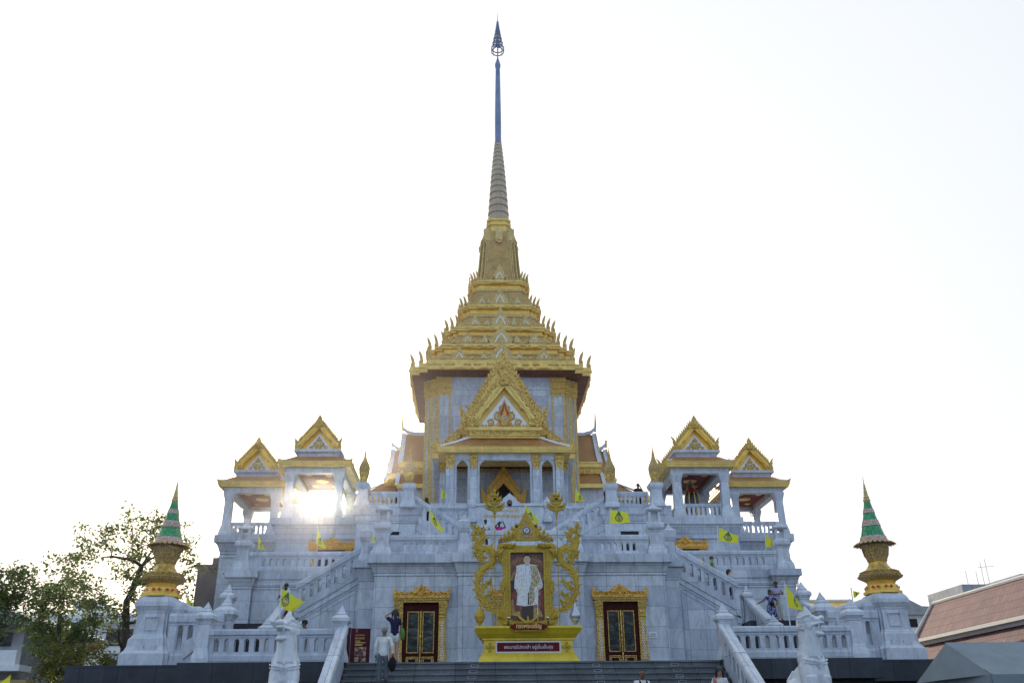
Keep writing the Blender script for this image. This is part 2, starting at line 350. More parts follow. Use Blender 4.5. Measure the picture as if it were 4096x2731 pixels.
# ================================================================ MARBLE PODIUM
pod = thing('temple_podium', 'blue-grey marble podium storeys carrying the whole temple, with gilded doorways', 'podium', (0, 45, 3.93))
F0 = 3.93
a = MB(); cornice_block(a, -6.33, 6.33, 39.6, 50, F0, 8.12, 8.22, 8.62, 8.98, .32)
a.build('wall', 'marble', pod)
a = MB(); cornice_block(a, -2.70, 2.70, 39.25, 39.59, F0, 8.05, 8.16, 8.6, 9.0, .27); a.build('central_bay', 'marble', pod)
for s in (-1, 1):
    a = MB(); x0, x1 = sorted((s*6.35, s*7.05)); cornice_block(a, x0, x1, 40.15, 44, F0, 8.0, 8.06, 8.52, 8.84, .28); a.build('pier', 'marble', pod)
    a = MB(); x0, x1 = sorted((s*7.0, s*12.5)); cornice_block(a, x0, x1, 43.8, 51, F0, 8.2, 8.28, 8.64, 9.02, .12); a.build('wing_wall', 'marble', pod)
    a = MB(); x0, x1 = sorted((s*12.52, s*13.5)); cornice_block(a, x0, x1, 43.55, 51, F0, 8.2, 8.3, 8.68, 9.0, .28); a.build('corner_pier', 'marble', pod)
    # upper storey below the middle and outer pavilions and the top terrace
    a = MB(); x0, x1 = sorted((s*8.7, s*13.35)); cornice_block(a, x0, x1, 51.5, 60, 9.0, 12.2, 12.4, 12.92, 13.32, .3, False)
    a.box(min(s*8.7, s*13.4), max(s*8.7, s*13.4), 51.38, 51.5, 12.12, 12.24); a.build('upper_wall', 'marble', pod)
    a = MB(); x0, x1 = sorted((s*13.3, s*17.35)); cornice_block(a, x0, x1, 54.9, 64, 3.9, 11.95, 12.1, 12.6, 13.05, .36, False)
    a.box(min(s*13.3, s*17.4), max(s*13.3, s*17.4), 54.82, 54.9, 11.75, 11.85); a.build('outer_wall', 'marble', pod)
    a = MB(); x0, x1 = sorted((s*5.35, s*8.68)); cornice_block(a, x0, x1, 50.2, 60, 9.0, 12.75, 12.85, 13.2, 13.62, .22, False); a.build('terrace_wall', 'marble', pod)
    a = MB(); xa = s*6.75; a.box(xa-.62, xa+.62, 50.14, 50.19, 12.28, 12.36); a.box(xa-.5, xa+.5, 50.16, 50.19, 11.2, 12.28, 1)
    a.build('dark_window', ['marble_plain', 'black_void'], pod)
    # raised joints panels of the stair side wall
a = MB(); a.box(-5.3, 5.3, 51.6, 62, 9.0, 13.2); a.build('terrace_core', 'marble', pod)
a = MB(); a.box(-8.6, 8.6, 55.5, 80, 13.0, 15.2); a.build('temple_plinth', 'marble', pod)
a = MB(); a.box(-17, 17, 60, 82, 3.9, 13.0); a.build('rear_core', 'marble', pod)

def crest(cx, y, zb, hw, h, d=.1):          # low gilded pediment over a door: centre peak, swept shoulders, corner horns
    P = [(-1, 0), (-1.01, .35), (-.985, .78), (-.95, .70), (-.93, .52), (-.86, .48), (-.84, .40), (-.72, .42), (-.7, .34), (-.55, .38), (-.52, .33), (-.38, .45), (-.36, .52), (-.27, .54), (-.25, .66), (-.17, .70), (-.14, .82), (-.06, .88), (0, 1.06)]
    P = P+[(-x, z) for x, z in reversed(P[:-1])]
    mb = MB(); mb.prism([(cx+x*hw, zb+z*h) for x, z in P], y-d, y)
    for s in (-1, 1):                        # scrolls in relief
        for k in range(5):
            c0 = cx+s*hw*(.16+.17*k); z0 = zb+h*(.22+.06*(k % 2)); r_ = h*.17
            mb.tube([(c0+s*r_*(1-i/9)*cos(i*.8), y-d-.02, z0+r_*(1-i/9)*sin(i*.8)) for i in range(8)], [.035*(1-i/11) for i in range(8)], 5)
    mb.tube([(cx, y-d-.02, zb+.1*h), (cx-.12*hw, y-d-.02, zb+.4*h), (cx, y-d-.02, zb+.8*h), (cx+.12*hw, y-d-.02, zb+.4*h), (cx, y-d-.02, zb+.1*h)], .03, 5)
    return mb
def doorway(parent, cx, y, full=True, hw=1.2, zl=7.03, zt=7.76):
    d = crest(cx, y-.1, zl+.16, hw, zt-zl-.2, .12).build('door_frame', 'gold_bright', parent)
    a = MB(); a.box(cx-hw+.03, cx+hw-.03, y-.30, y-.003, zl+.02, zl+.16); a.box(cx-hw+.0, cx+hw, y-.34, y-.30, zl+.10, zl+.155); a.box(cx-hw+.1, cx+hw-.1, y-.26, y-.003, zl-.06, zl+.019)
    a.build('lintel', 'gold_fine', d)
    for s in (-1, 1):
        a = MB(); zb = F0
        f = lambda z: .0 if z > zb+1.5 else .16*((zb+1.5-z)/1.5)**1.6
        xi, xo = .76, 1.06
        seq = [zl-.06, zl-.2, zl-.42, zl-.46, zl-.62, zl-.66] + [zl-.7-.22*i for i in range(9)] + [zb+.42, zb+.38, zb+.2, zb+.18, zb]
        wd = [.10, .07, 0, .03, .0, .03] + [0]*9 + [.03, .06, .05, .09, .09]
        seq = [z for z in seq]
        rings = [[(cx+s*(xi-f(z)*.2), y-.16-q, z), (cx+s*(xo+q+f(z)), y-.16-q, z), (cx+s*(xo+q+f(z)), y-.003, z), (cx+s*(xi-f(z)*.2), y-.003, z)] for z, q in zip(seq, wd)]
        if seq != sorted(seq, reverse=True): pass
        a.loft(rings); a.build('jamb', 'gold_fine', d)
        a = MB(); zs_ = [zl-.85-.2*i for i in range(11)]
        zs_ = [z for z in zs_ if z > zb+.5]
        a.loft([[(cx+s*(xi+.09-f(z)*.1), y-.175, z), (cx+s*(xo-.08+f(z)*.8), y-.175, z), (cx+s*(xo-.08+f(z)*.8), y-.165, z), (cx+s*(xi+.09-f(z)*.1), y-.165, z)] for z in zs_]); a.build('mosaic_panel', 'mosaic', d)
    a = MB(); a.box(cx-.76, cx+.76, y-.09, y-.004, F0, zl-.06)
    dr = a.build('door', 'door_wood', parent)
    a = MB()
    for s in (-1, 1):
        x0, x1 = (.075, .575)
        for (zA, zB) in ((F0+1.0, zl-.42), (F0+.18, F0+.86)):
            for q in (0, .06) if zA < F0+.5 else (0,):
                a.box(*sorted((cx+s*(x0+q), cx+s*(x0+.035+q))), y-.12, y-.092, zA+q, zB-q); a.box(*sorted((cx+s*(x1-q), cx+s*(x1-.035-q))), y-.12, y-.092, zA+q, zB-q)
                a.box(*sorted((cx+s*(x0+.036+q), cx+s*(x1-.036-q))), y-.118, y-.092, zA+q, zA+q+.035); a.box(*sorted((cx+s*(x0+.036+q), cx+s*(x1-.036-q))), y-.118, y-.092, zB-q-.035, zB-q)
    a.box(cx-.032, cx+.032, y-.135, y-.121, F0+.1, zl-.4); a.lathe(cx, y-.14, [(.001, F0+1.5), (.06, F0+1.62), (.03, F0+1.75), (.001, F0+1.9)], 6)
    a.build('gilt_trim', 'gold_fine', dr)
    for s in (-1, 1):
        a = MB(); a.box(*sorted((cx+s*.115, cx+s*.53)), y-.10, y-.091, F0+1.04, zl-.46); a.build('glass_pane', 'dark_glass', dr)
        a = MB(); a.tube([(cx+s*.05, y-.14, F0+1.0), (cx+s*.05, y-.19, F0+1.05), (cx+s*.05, y-.19, F0+1.4), (cx+s*.05, y-.14, F0+1.45)], .014, 5); a.build('handle', 'steel_dark', dr)
for cx in (-4.27, 4.27): doorway(pod, cx, 39.6)
doorway(pod, 0, 39.25, hw=1.35)
def gate(cx, y=51.5):
    d = crest(cx, y-.1, 11.72, 1.28, .5, .14).build('gate_frame', 'gold_bright', pod)
    a = MB(); a.box(cx-1.26, cx+1.26, y-.30, y-.003, 11.5, 11.72); a.box(cx-1.3, cx+1.3, y-.34, y-.30, 11.6, 11.7)
    for s in (-1, 1): a.box(*sorted((cx+s*.8, cx+s*1.16)), y-.2, y-.003, 9.02, 11.5)
    a.build('lintel', 'gold_bright', d)
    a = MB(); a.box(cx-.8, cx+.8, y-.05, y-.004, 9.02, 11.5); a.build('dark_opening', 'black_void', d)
for s in (-1, 1): gate(s*10.14)
# sign by the right door
sg = thing('wall_sign', 'small white exit sign with rounded corners on marble right of the right-hand door', 'sign', (5.61, 39.58, 5.6))
a = MB(); a.prism([(5.44+.02*0, 5.50), (5.47, 5.47), (5.76, 5.47), (5.79, 5.50), (5.79, 5.69), (5.76, 5.72), (5.47, 5.72), (5.44, 5.69)], 39.565, 39.592); a.build('sign_board', 'white_paint', sg)
text('ทางออก', .075, (5.615, 39.56, 5.64), 'granite_dark', sg); text('EXIT ONLY', .065, (5.615, 39.56, 5.55), 'granite_dark', sg, width=.29)

# ---------------------------------------------------------------- front stair, granite platform
st = MB(); ri = .196; tr_ = .32; nst = 20
for k in range(nst):
    z1 = F0-k*ri; y1 = 31+0-k*tr_
    yb = 31.9 if k == 0 else y1+tr_+.02
    st.box(-6.15, 6.15, y1, yb, max(0, z1-ri*1.0)-.0 if k else z1-ri, z1-.06)
    st.box(-6.15, 6.15, y1-.06, yb, z1-.052, z1)
s_ = st.build('front_stairs', 'granite_step', None, loc=(0, 27, 0)); tag(s_, 'broad grey granite stairs climbing to the shrine between marble parapets', 'stairs')
pl = thing('stone_platform', 'dark granite platform of the lower terrace under the marble balustrades', 'terrace', (0, 35, 0))
a = MB(); a.box(-6.14, 6.14, 31.9, 50, 0, F0-.004)
for s in (-1, 1):
    a.box(*sorted((s*6.16, s*11.35)), 31.2, 50, 0, 3.94); a.box(*sorted((s*11.352, s*15.9)), 34.4, 56, 0, 4.06)
a.build('platform_wall', 'granite_dark', pl)
for s in (-1, 1):
    a = MB(); a.box(*sorted((s*6.16, s*11.55)), 30.8, 31.198, 3.33, 3.96); a.box(*sorted((s*11.4, s*11.549)), 31.199, 34.3, 3.34, 3.95); a.build('coping_slab', 'granite_dark', pl)
    a = MB(); a.box(*sorted((s*11.552, s*16.1)), 33.3, 34.398, 3.36, 4.08); a.build('coping_slab', 'granite_dark', pl)
    a = MB(); a.box(*sorted((s*6.3, s*11.3)), 31.12, 31.19, 2.6, 3.3); a.build('shadow_strip', 'black_void', pl)  # black strip painted in for the shade of the recess under the coping
# small brass step lights in the risers
proto = None
for col, x in enumerate((-4.78, -1.98, 2.02, 4.62)):
    for k in range(0, 5):
        z = F0-(k+.62)*ri; y = 31-k*tr_; xx = x+(.0 if x < 0 else .0)-(.05*k if x < 0 else -.0*k)
        if proto is None:
            proto = thing('step_light', '', 'light', (xx, y, z), 'recessed step lights in the stair risers')
            a = MB(); a.box(xx-.13, xx+.13, y-.012, y-.002, z-.045, z+.045); a.build('light_frame', 'concrete', proto)
            a = MB(); a.box(xx-.10, xx+.10, y-.014, y-.0125, z-.022, z+.022); a.build('lens', 'steel_dark', proto); o = proto
        else: o = dup(proto, (xx, y, z), '')
        o['label'] = 'recessed step light in the %s riser from the top, %s column of lights' % (('first', 'second', 'third', 'fourth', 'fifth')[k], ('far left', 'inner left', 'inner right', 'far right')[col])
# ---------------------------------------------------------------- balustrades
def rail(label, *args, grp='marble balustrades', name='balustrade', extra=None, **kw):
    mb = MB(); balus(mb, *args, **kw)
    if extra: extra(mb)
    u0, u1, fn = args[0], args[1], args[2]; p = fn((u0+u1)/2, 0, args[3])
    o = mb.build(name, 'marble_top', None, loc=p); return tag(o, label, 'balustrade', grp)
side = {-1: 'left', 1: 'right'}
def medal(s, xc, y, z, r_=.22):
    def f(mb):
        for q, d in ((1, .012), (.75, .02), (.5, .028), (.2, .04)):
            n = 20; mb.loft([[(xc+r_*q*cos(2*pi*i/n), yy, z+r_*q*sin(2*pi*i/n)) for i in range(n)] for yy in (y-.1-d, y-.1)])
        mb.box(xc-.28, xc+.28, y-.118, y-.1, z+.27, z+.29); mb.box(xc-.28, xc+.28, y-.118, y-.1, z-.29, z-.27)
    return f
for s in (-1, 1):
    L = side[s]
    mid = ''
    x0, x1 = sorted((s*6.55, s*10.7)); rail('wide arched balustrade on the lower terrace, %s of the front stairs' % L, x0, x1, fx(31.1), 3.962, 4.29, 4.70, 4.78, 5.0, .33, .165, .22)
    x0, x1 = sorted((s*11.0, s*12.9)); rail('short balustrade tucked behind the %s corner post, joining the green finial pedestal' % L, x0, x1, fx(33.8), 4.08, 4.6, 5.45, 5.5, 5.85, .36, .19, .22, pad=.25)
    rail('parapet running back from the %s corner post of the lower terrace' % L, 31.3, 33.7, fy(s*11.05), 3.962, 4.29, 4.70, 4.78, 5.0, .33, .165, .22)
    # first storey
    x0, x1 = sorted((s*2.75, s*5.72)); rail('arched balustrade over the %s gilded door' % L, x0, x1, fx(39.75), 8.98, 9.19, 9.53, 9.62, 9.88, .30, .15, .2, pad=.5 , extra=medal(s, s*5.38, 39.75, 9.37))
    x0, x1 = sorted((s*7.1, s*12.8)); rail('long arched balustrade on the %s wing above the side stair' % L, x0, x1, fx(43.8), 9.02, 9.26, 9.62, 9.72, 9.95, .32, .16, .2, pad=.55, extra=medal(s, s*12.4, 43.8, 9.44, .2))
    x0, x1 = sorted((s*6.5, s*6.8)); rail('stub of balustrade between the %s lantern post and the stair-head post' % L, x0, x1, fx(40.7), 8.84, 9.1, 9.45, 9.5, 9.75, .3, .12, .18, pad=.05)
    # top terrace
    x0, x1 = sorted((s*6.05, s*7.95)); rail('pointed-arch balustrade between the two golden urns on the %s' % L, x0, x1, fx(50.3), 13.62, 13.86, 14.3, 14.37, 14.58, .26, .13, .16, pad=.08, pointed=True, cop=.04)
    x0, x1 = sorted((s*2.3, s*5.2)); rail('pointed-arch balustrade in front of the porch columns, %s of the inscribed block' % L, x0, x1, fx(52.1), 13.2, 13.4, 13.95, 14.0, 14.15, .3, .15, .16, pad=.08, pointed=True, cop=.04)
    x0, x1 = sorted((s*8.75, s*9.55)); rail('short pointed-arch balustrade %s beside the middle pavilion' % ('right of the sun glare' if s < 0 else 'left of the bell'), x0, x1, fx(51.6), 13.32, 13.5, 13.9, 13.97, 14.1, .4, .13, .16, pad=.2, pointed=True, cop=.04)
rail('central arched balustrade above the shrine portrait', -2.25, 2.25, fx(39.45), 9.0, 9.3, 9.68, 9.78, 10.02, .30, .15, .2, pad=.3)

# ---------------------------------------------------------------- posts
def post(name, label, x, y, z, prof, grp, smooth=False):
    a = MB(); a.sq(x, y, [(h, z+q) for h, q in prof]); return tag(a.build(name, 'marble_plain', None, loc=(x, y, z)), label, 'post', grp)
G1 = 'marble newel posts with pointed caps'
MIDP = [(.27, 0), (.27, .2), (.23, .33), (.2, .4), (.19, .45), (.19, .93), (.22, .96), (.27, 1.12), (.27, 1.42), (.24, 1.45), (.15, 1.5), (.15, 1.53), (.09, 1.57), (.09, 1.6), (.005, 1.76)]
pn = post('newel_post', 'newel post at the top of the front stairs, left of the maroon poster', -6.4, 31, 3.93, NEWEL, G1)
for s in (-1, 1):
    L = side[s]
    if s > 0: post('newel_post', 'newel post at the top right of the front stairs', 6.4, 31, 3.93, NEWEL, G1)
    post('newel_post', 'newel post at the outer %s end of the lower balustrade' % L, s*10.87, 31.1, 3.962, [(h*1.05, z*1.06) for h, z in NEWEL], G1)
    post('newel_post', 'newel post at the foot of the inner rail of the %s side steps' % L, s*10.35, 37.9, 4.4, [(h*1.05, z) for h, z in NEWEL], G1)
    post('newel_post', 'newel post at the head of the inner rail of the %s side steps' % L, s*10.27, 41.0, 6.1, [(h*.85, z*.98) for h, z in NEWEL], G1)
    post('newel_post', 'newel post with curled stone scroll, outer %s side steps' % L, s*11.05, 34.2, 4.1, [(h*1.25, z*1.36) for h, z in NEWEL], G1)
    post('newel_post', 'tall outermost newel post on the %s landing' % L, s*12.94, 41.3, 5.9, [(h*1.1, z*1.19) for h, z in NEWEL], G1)
    post('newel_post', 'square post with pointed cap beside the shrine portrait ridge, %s' % L, s*2.48, 39.45, 9.0, MIDP, G1)
    post('newel_post', 'square post at the head of the %s flank stair' % L, s*6.96, 40.95, 8.86, [(h, z*1.03) for h, z in MIDP], G1)
    post('newel_post', 'small pointed post on the %s edge of the inscribed block' % L, s*2.22, 51.6, 13.1, [(h*.85, z*.88) for h, z in MIDP], G1)
    post('newel_post', 'low pointed post behind the central balustrade on the %s' % L, s*2.3, 48.5, 10.9, [(h*.95, z*.72) for h, z in MIDP], G1)
# lantern posts
def lantern(x, y, z, label):
    t_ = thing('lantern_post', label, 'lantern post', (x, y, z), 'marble lantern posts'); h = [(.43, 0), (.43, .1), (.39, .28), (.34, .36), (.33, .42), (.30, .46), (.285, 1.0), (.31, 1.04), (.31, 1.08), (.36, 1.14), (.39, 1.2), (.39, 1.36), (.33, 1.42)]
    a = MB(); a.sq(x, y, [(q, z+k) for q, k in h]); a.build('pedestal', 'marble_plain', t_)
    a = MB(); zz = z+1.42
    for i in (-1, 1):
        for j in (-1, 1): a.sq(x+i*.21, y+j*.21, [(.065, zz), (.055, zz+.52)])
    a.box(x-.28, x+.28, y-.28, y+.28, zz-.0, zz+.1); a.sq(x, y, [(.11, zz+.1), (.11, zz+.34)]); a.build('lantern_box', 'marble_plain', t_)
    a = MB(); a.sq(x, y, [(.29, zz+.521), (.33, zz+.56), (.36, zz+.57), (.37, zz+.64), (.3, zz+.68), (.19, zz+.72), (.17, zz+.73), (.17, zz+.76), (.11, zz+.80), (.005, zz+.97)]); a.build('lantern_roof', 'marble_plain', t_)
    return t_
lp = lantern(-6.08, 39.9, 9.0, 'marble lantern post on the left corner of the door block')
dup(lp, (6.08, 39.9, 9.0), 'marble lantern post on the right corner of the door block')
dup(lp, (-13.1, 43.8, 9.02), 'marble lantern post at the outer end of the left wing balustrade')
dup(lp, (13.1, 43.8, 9.02), 'marble lantern post at the outer end of the right wing balustrade')
# ---------------------------------------------------------------- stairs with sloped parapets
def flank(s):
    L = side[s]
    t_ = thing('side_stair', '%s marble stair rising along the facade to the first balcony' % L, 'stairs', (s*8.4, 41, F0))
    a = MB(); fn = lambda u, v, z: (s*u, 40.95+v, z)
    balus(a, 7.17, 9.86, fn, 8.25, 8.62, 9.18, 9.27, 9.62, .325, .16, .22, slope=-.585, pad=.14); a.build('parapet', 'marble_top', t_)
    a = MB()
    a.prism([(s*7.06, F0), (s*7.06, 8.3), (s*9.86, 6.66), (s*9.86, F0)], 40.87, 41.06)
    a.prism([(s*7.1, 8.1), (s*7.1, 8.02), (s*9.86, 6.4), (s*9.86, 6.48)], 40.82, 40.869); a.prism([(s*7.1, 7.96), (s*7.1, 7.90), (s*9.86, 6.28), (s*9.86, 6.34)], 40.84, 40.869)
    a.box(*sorted((s*9.70, s*9.9)), 40.82, 41.08, 6.2, 8.0)
    for (p, q) in ((7.28, 8.3), (8.4, 9.2)):   # raised panels with thin frames
        zt = lambda x: 7.72-.587*(x-7.1)
        for (x0, x1) in ((p, p+.03), (q-.03, q)): a.prism([(s*x0, F0+.55), (s*x0, zt(x0)), (s*x1, zt(x1)), (s*x1, F0+.55)], 40.845, 40.87)
        a.box(*sorted((s*(p+.03), s*(q-.03))), 40.845, 40.87, F0+.55, F0+.58); a.prism([(s*(p+.03), zt(p+.03)-.03), (s*(p+.03), zt(p+.03)), (s*(q-.03), zt(q-.03)), (s*(q-.03), zt(q-.03)-.03)], 40.845, 40.87)
    a.box(*sorted((s*7.08, s*9.9)), 40.8, 40.86, F0, F0+.3)
    a.build('stair_wall', 'marble', t_)
    a = MB()
    for k in range(12): a.box(*sorted((s*(7.05+k*.25), s*(7.3+k*.25))), 41.07, 43.4, F0, 8.9-.2*k*.73)
    a.build('steps', 'marble_plain', t_)
    # landing and forward steps
    u = thing('landing', '%s landing with dark stone edge and steps down to the lower terrace' % L, 'stairs', (s*11.4, 39, F0))
    a = MB(); a.box(*sorted((s*9.95, s*13.1)), 39.8, 43.6, F0, 6.2)
    for k in range(12): a.box(*sorted((s*10.42, s*12.6)), 39.8-.31*(k+1), 39.799-.31*k, F0, 6.2-.185*(k+1))
    a.build('landing_floor', 'granite_dark', u)
    a = MB(); n0 = len(a.v); balus(a, 38.15, 40.85, lambda q, v, z: (s*(10.31+v), 79-q, z), 5.85, 6.3, 6.9, 7.0, 7.3, .32, .14, .22, slope=-.45, pad=.3); a.build('parapet', 'marble_top', u)
    a = MB(); balus(a, 34.5, 41.1, lambda q, v, z: (s*(11.2+(q-34.5)*.26+v), q, z), 4.3, 4.9, 5.55, 5.65, 5.95, .36, .15, .22, slope=.18, pad=.4); a.build('parapet', 'marble_top', u)
    a = MB(); P = [(s*(11.3+.95*k/8), 33.6-.0*k, 5.75-.85*(k/8)**.55) for k in range(9)]
    a.loft([[(x, y, z), (x, y+.24, z), (x, y+.24, z-.4-.2*k/8), (x, y, z-.4-.2*k/8)] for k, (x, y, z) in enumerate(P)]); a.build('curled_scroll', 'marble_plain', u)
    # parapet of the front stairs (comes towards the viewer)
    f = lambda q, v, z: (s*(6.33+v), 62-q, z)
    o = rail('sloped marble parapet along the %s edge of the front stairs' % L, 31.15, 37.6, f, 3.70, 4.22, 4.72, 4.8, 5.1, .4, .16, .24, slope=-ri/tr_, pad=.3, grp='sloped parapets', name='stair_parapet')
    # upper flight
    fn = lambda u, v, z: (s*(8.4-u), 50.4+v, z)
    v_ = thing('upper_stair', '%s upper marble flight dropping from the urns towards the portrait' % L, 'stairs', (s*4.2, 50.4, 9))
    a = MB(); balus(a, 2.98, 5.9, fn, 12.95, 13.38, 13.95, 14.02, 14.34, .34, .15, .2, slope=-.62, pad=.2); a.build('parapet', 'marble_top', v_)
    a = MB(); a.prism([(s*5.4, 9), (s*5.4, 12.98), (s*2.5, 11.18), (s*2.5, 9)], 50.33, 50.5); a.prism([(s*5.35, 12.5), (s*5.35, 12.42), (s*3.0, 10.96), (s*3.0, 11.04)], 50.27, 50.329)
    for k in range(13): a.box(*sorted((s*(5.33-k*.24), s*(5.09-k*.24))), 50.51, 51.59, 9, 13.1-.15*k)
    a.build('stair_wall', 'marble', v_)
flank(-1); flank(1)
# inscribed block
ib = thing('inscribed_block', 'marble block with pointed centre, oval plaque and gilt Thai lettering above the shrine', 'monument', (0, 51.4, 11))
a = MB()
a.box(-1.88, 1.88, 51.3, 51.7, 12.9, 14.0); a.box(-1.96, 1.96, 51.2, 51.7, 14.001, 14.1); a.box(-2.0, 2.0, 51.1, 51.7, 12.5, 12.88); a.box(-2.2, 2.2, 51.0, 51.7, 9, 12.48)
a.prism([(-.62, 14.1), (-.6, 14.2), (-.42, 14.3), (-.4, 14.42), (-.1, 14.66), (0, 14.76), (.1, 14.66), (.4, 14.42), (.42, 14.3), (.6, 14.2), (.62, 14.1)], 51.22, 51.69)
a.build('stone_block', 'marble_plain', ib)
a = MB(); a.loft([[(.0+.16*cos(2*pi*i/16), yy, 14.16+.2*sin(2*pi*i/16)) for i in range(16)] for yy in (51.2, 51.23)]); a.box(-.01, .01, 51.21, 51.215, 14.1, 14.101); a.build('oval_plaque', 'brown_soffit', ib)
text('พระมหามณฑป', .20, (-.02, 51.29, 13.72), 'gold_bright', ib, bold=.004, width=1.25)
text('พระพุทธมหาสุวรรณปฏิมากร', .26, (-.02, 51.29, 13.42), 'gold_bright', ib, bold=.005, width=3.0)
a = MB()
for k in range(10): a.box(-2.19, 2.19, 50.95-.3*k-.3, 50.95-.3*k, 8.9, 12.3-.28*k)
tag(a.build('central_steps', 'marble_plain', None, loc=(0, 49, 9)), 'central marble steps rising behind the balcony to the inscribed block', 'stairs')
# ---------------------------------------------------------------- golden urns on posts
def urn(x, y, z, label):
    t_ = thing('urn_post', label, 'urn post', (x, y, z), 'gilded urns on marble posts')
    a = MB(); a.sq(x, y, [(.42, z), (.42, z+.12), (.38, z+.28), (.34, z+.34), (.345, z+.4), (.31, z+.44), (.285, z+.9), (.29, z+1.0), (.33, z+1.03), (.37, z+1.12), (.38, z+1.16), (.38, z+1.33), (.35, z+1.37), (.28, z+1.39)]); a.build('post', 'marble_plain', t_)
    a = MB(); q = z+1.39
    a.lathe(x, y, [(.24, q), (.26, q+.04), (.24, q+.1), (.2, q+.16), (.21, q+.2)], 14); u = a.build('urn', 'old_gold', t_, True)
    a = MB(); a.lathe(x, y, [(.21, q+.2), (.27, q+.42), (.31, q+.58), (.315, q+.62), (.29, q+.63)], 14); a.build('petal_cup', 'gold_carved', u, True)
    a = MB(); a.lathe(x, y, [(.29, q+.63), (.325, q+.76), (.33, q+.9), (.29, q+1.05), (.2, q+1.25), (.13, q+1.42), (.10, q+1.55), (.075, q+1.7)], 16); a.build('lattice_bulb', 'old_gold', u, True)
    a = MB(); a.lathe(x, y, [(.07, q+1.7), (.09, q+1.74), (.055, q+1.78), (.07, q+1.84), (.04, q+1.88), (.05, q+1.93), (.025, q+2.0), (.012, q+2.2), (.002, q+2.36)], 10); a.build('tip', 'gold_carved', u, True)
    return t_
u0 = urn(-5.78, 50.0, 13.55, 'golden urn on a square post at the inner left corner of the top terrace')
dup(u0, (5.78, 50.0, 13.55), 'golden urn on a square post at the inner right corner of the top terrace')
dup(u0, (-8.33, 49.8, 13.55), 'golden urn on a square post beside the sunlit left pavilion')
dup(u0, (8.33, 49.8, 13.55), 'golden urn on a square post left of the bell pavilion')
# ================================================================ GABLES
def leaf(mb, fn, u, z, w_, h, lean=0, t_=.04, v=0):
    P = [(-w_*.32, 0), (-w_*.55, h*.28), (-w_*.28, h*.62), (lean, h), (w_*.28, h*.62), (w_*.55, h*.28), (w_*.32, 0)]
    n = len(P); mb.add([fn(u+a, v-t_, z+b) for a, b in P]+[fn(u+a, v+t_, z+b) for a, b in P],
                       [list(range(n)), list(range(2*n-1, n-1, -1))]+[(i, (i+1) % n, n+(i+1) % n, n+i) for i in range(n)])
    c = (u, z+h*.36); r_ = w_*.2
    mb.add([fn(c[0]-r_, v-t_-.001, c[1]), fn(c[0], v-t_-.001, c[1]-r_*1.2), fn(c[0]+r_, v-t_-.001, c[1]), fn(c[0], v-t_-.001, c[1]+r_*1.6), fn(c[0], v-t_-.05*w_/.25, c[1])], [(0, 1, 4), (1, 2, 4), (2, 3, 4), (3, 0, 4)])
def poly(mb, fn, P, v0, v1, mi=0):
    n = len(P); return mb.add([fn(a, v0, b) for a, b in P]+[fn(a, v1, b) for a, b in P],
                              [list(range(n)), list(range(2*n-1, n-1, -1))]+[(i, (i+1) % n, n+(i+1) % n, n+i) for i in range(n)], mi)
def scroll(mb, fn, u, z, r_, s, v, turns=1.6, th=.03, a0=-pi/2):
    P = []
    for i in range(14):
        k = i/13; rr = r_*(1-.85*k); an = a0+s*k*turns*2*pi; P.append(fn(u+rr*cos(an), v-.01, z+rr*sin(an)))
    mb.tube(P, [th*(1-.5*i/13) for i in range(14)], 5)
    for k in (.12, .3, .48, .66):        # little flames off the back of the curl
        an = a0+s*k*turns*2*pi; rr = r_*(1-.85*k); q = (u+rr*cos(an), z+rr*sin(an)); o = (u+(rr+r_*.42)*cos(an+s*.45), z+(rr+r_*.42)*sin(an+s*.45)); e = (u+rr*cos(an+s*.7), z+rr*sin(an+s*.7))
        poly(mb, fn, [q, o, e], v-.03, v)
HORN = [(-.40, 0), (0, 0), (.04, .2), (-.01, .38), (.04, .56), (.02, .70), (.12, .97), (-.04, .80), (-.15, .58), (-.2, .36), (-.24, .30), (-.28, .5), (-.36, .34), (-.42, .2)]
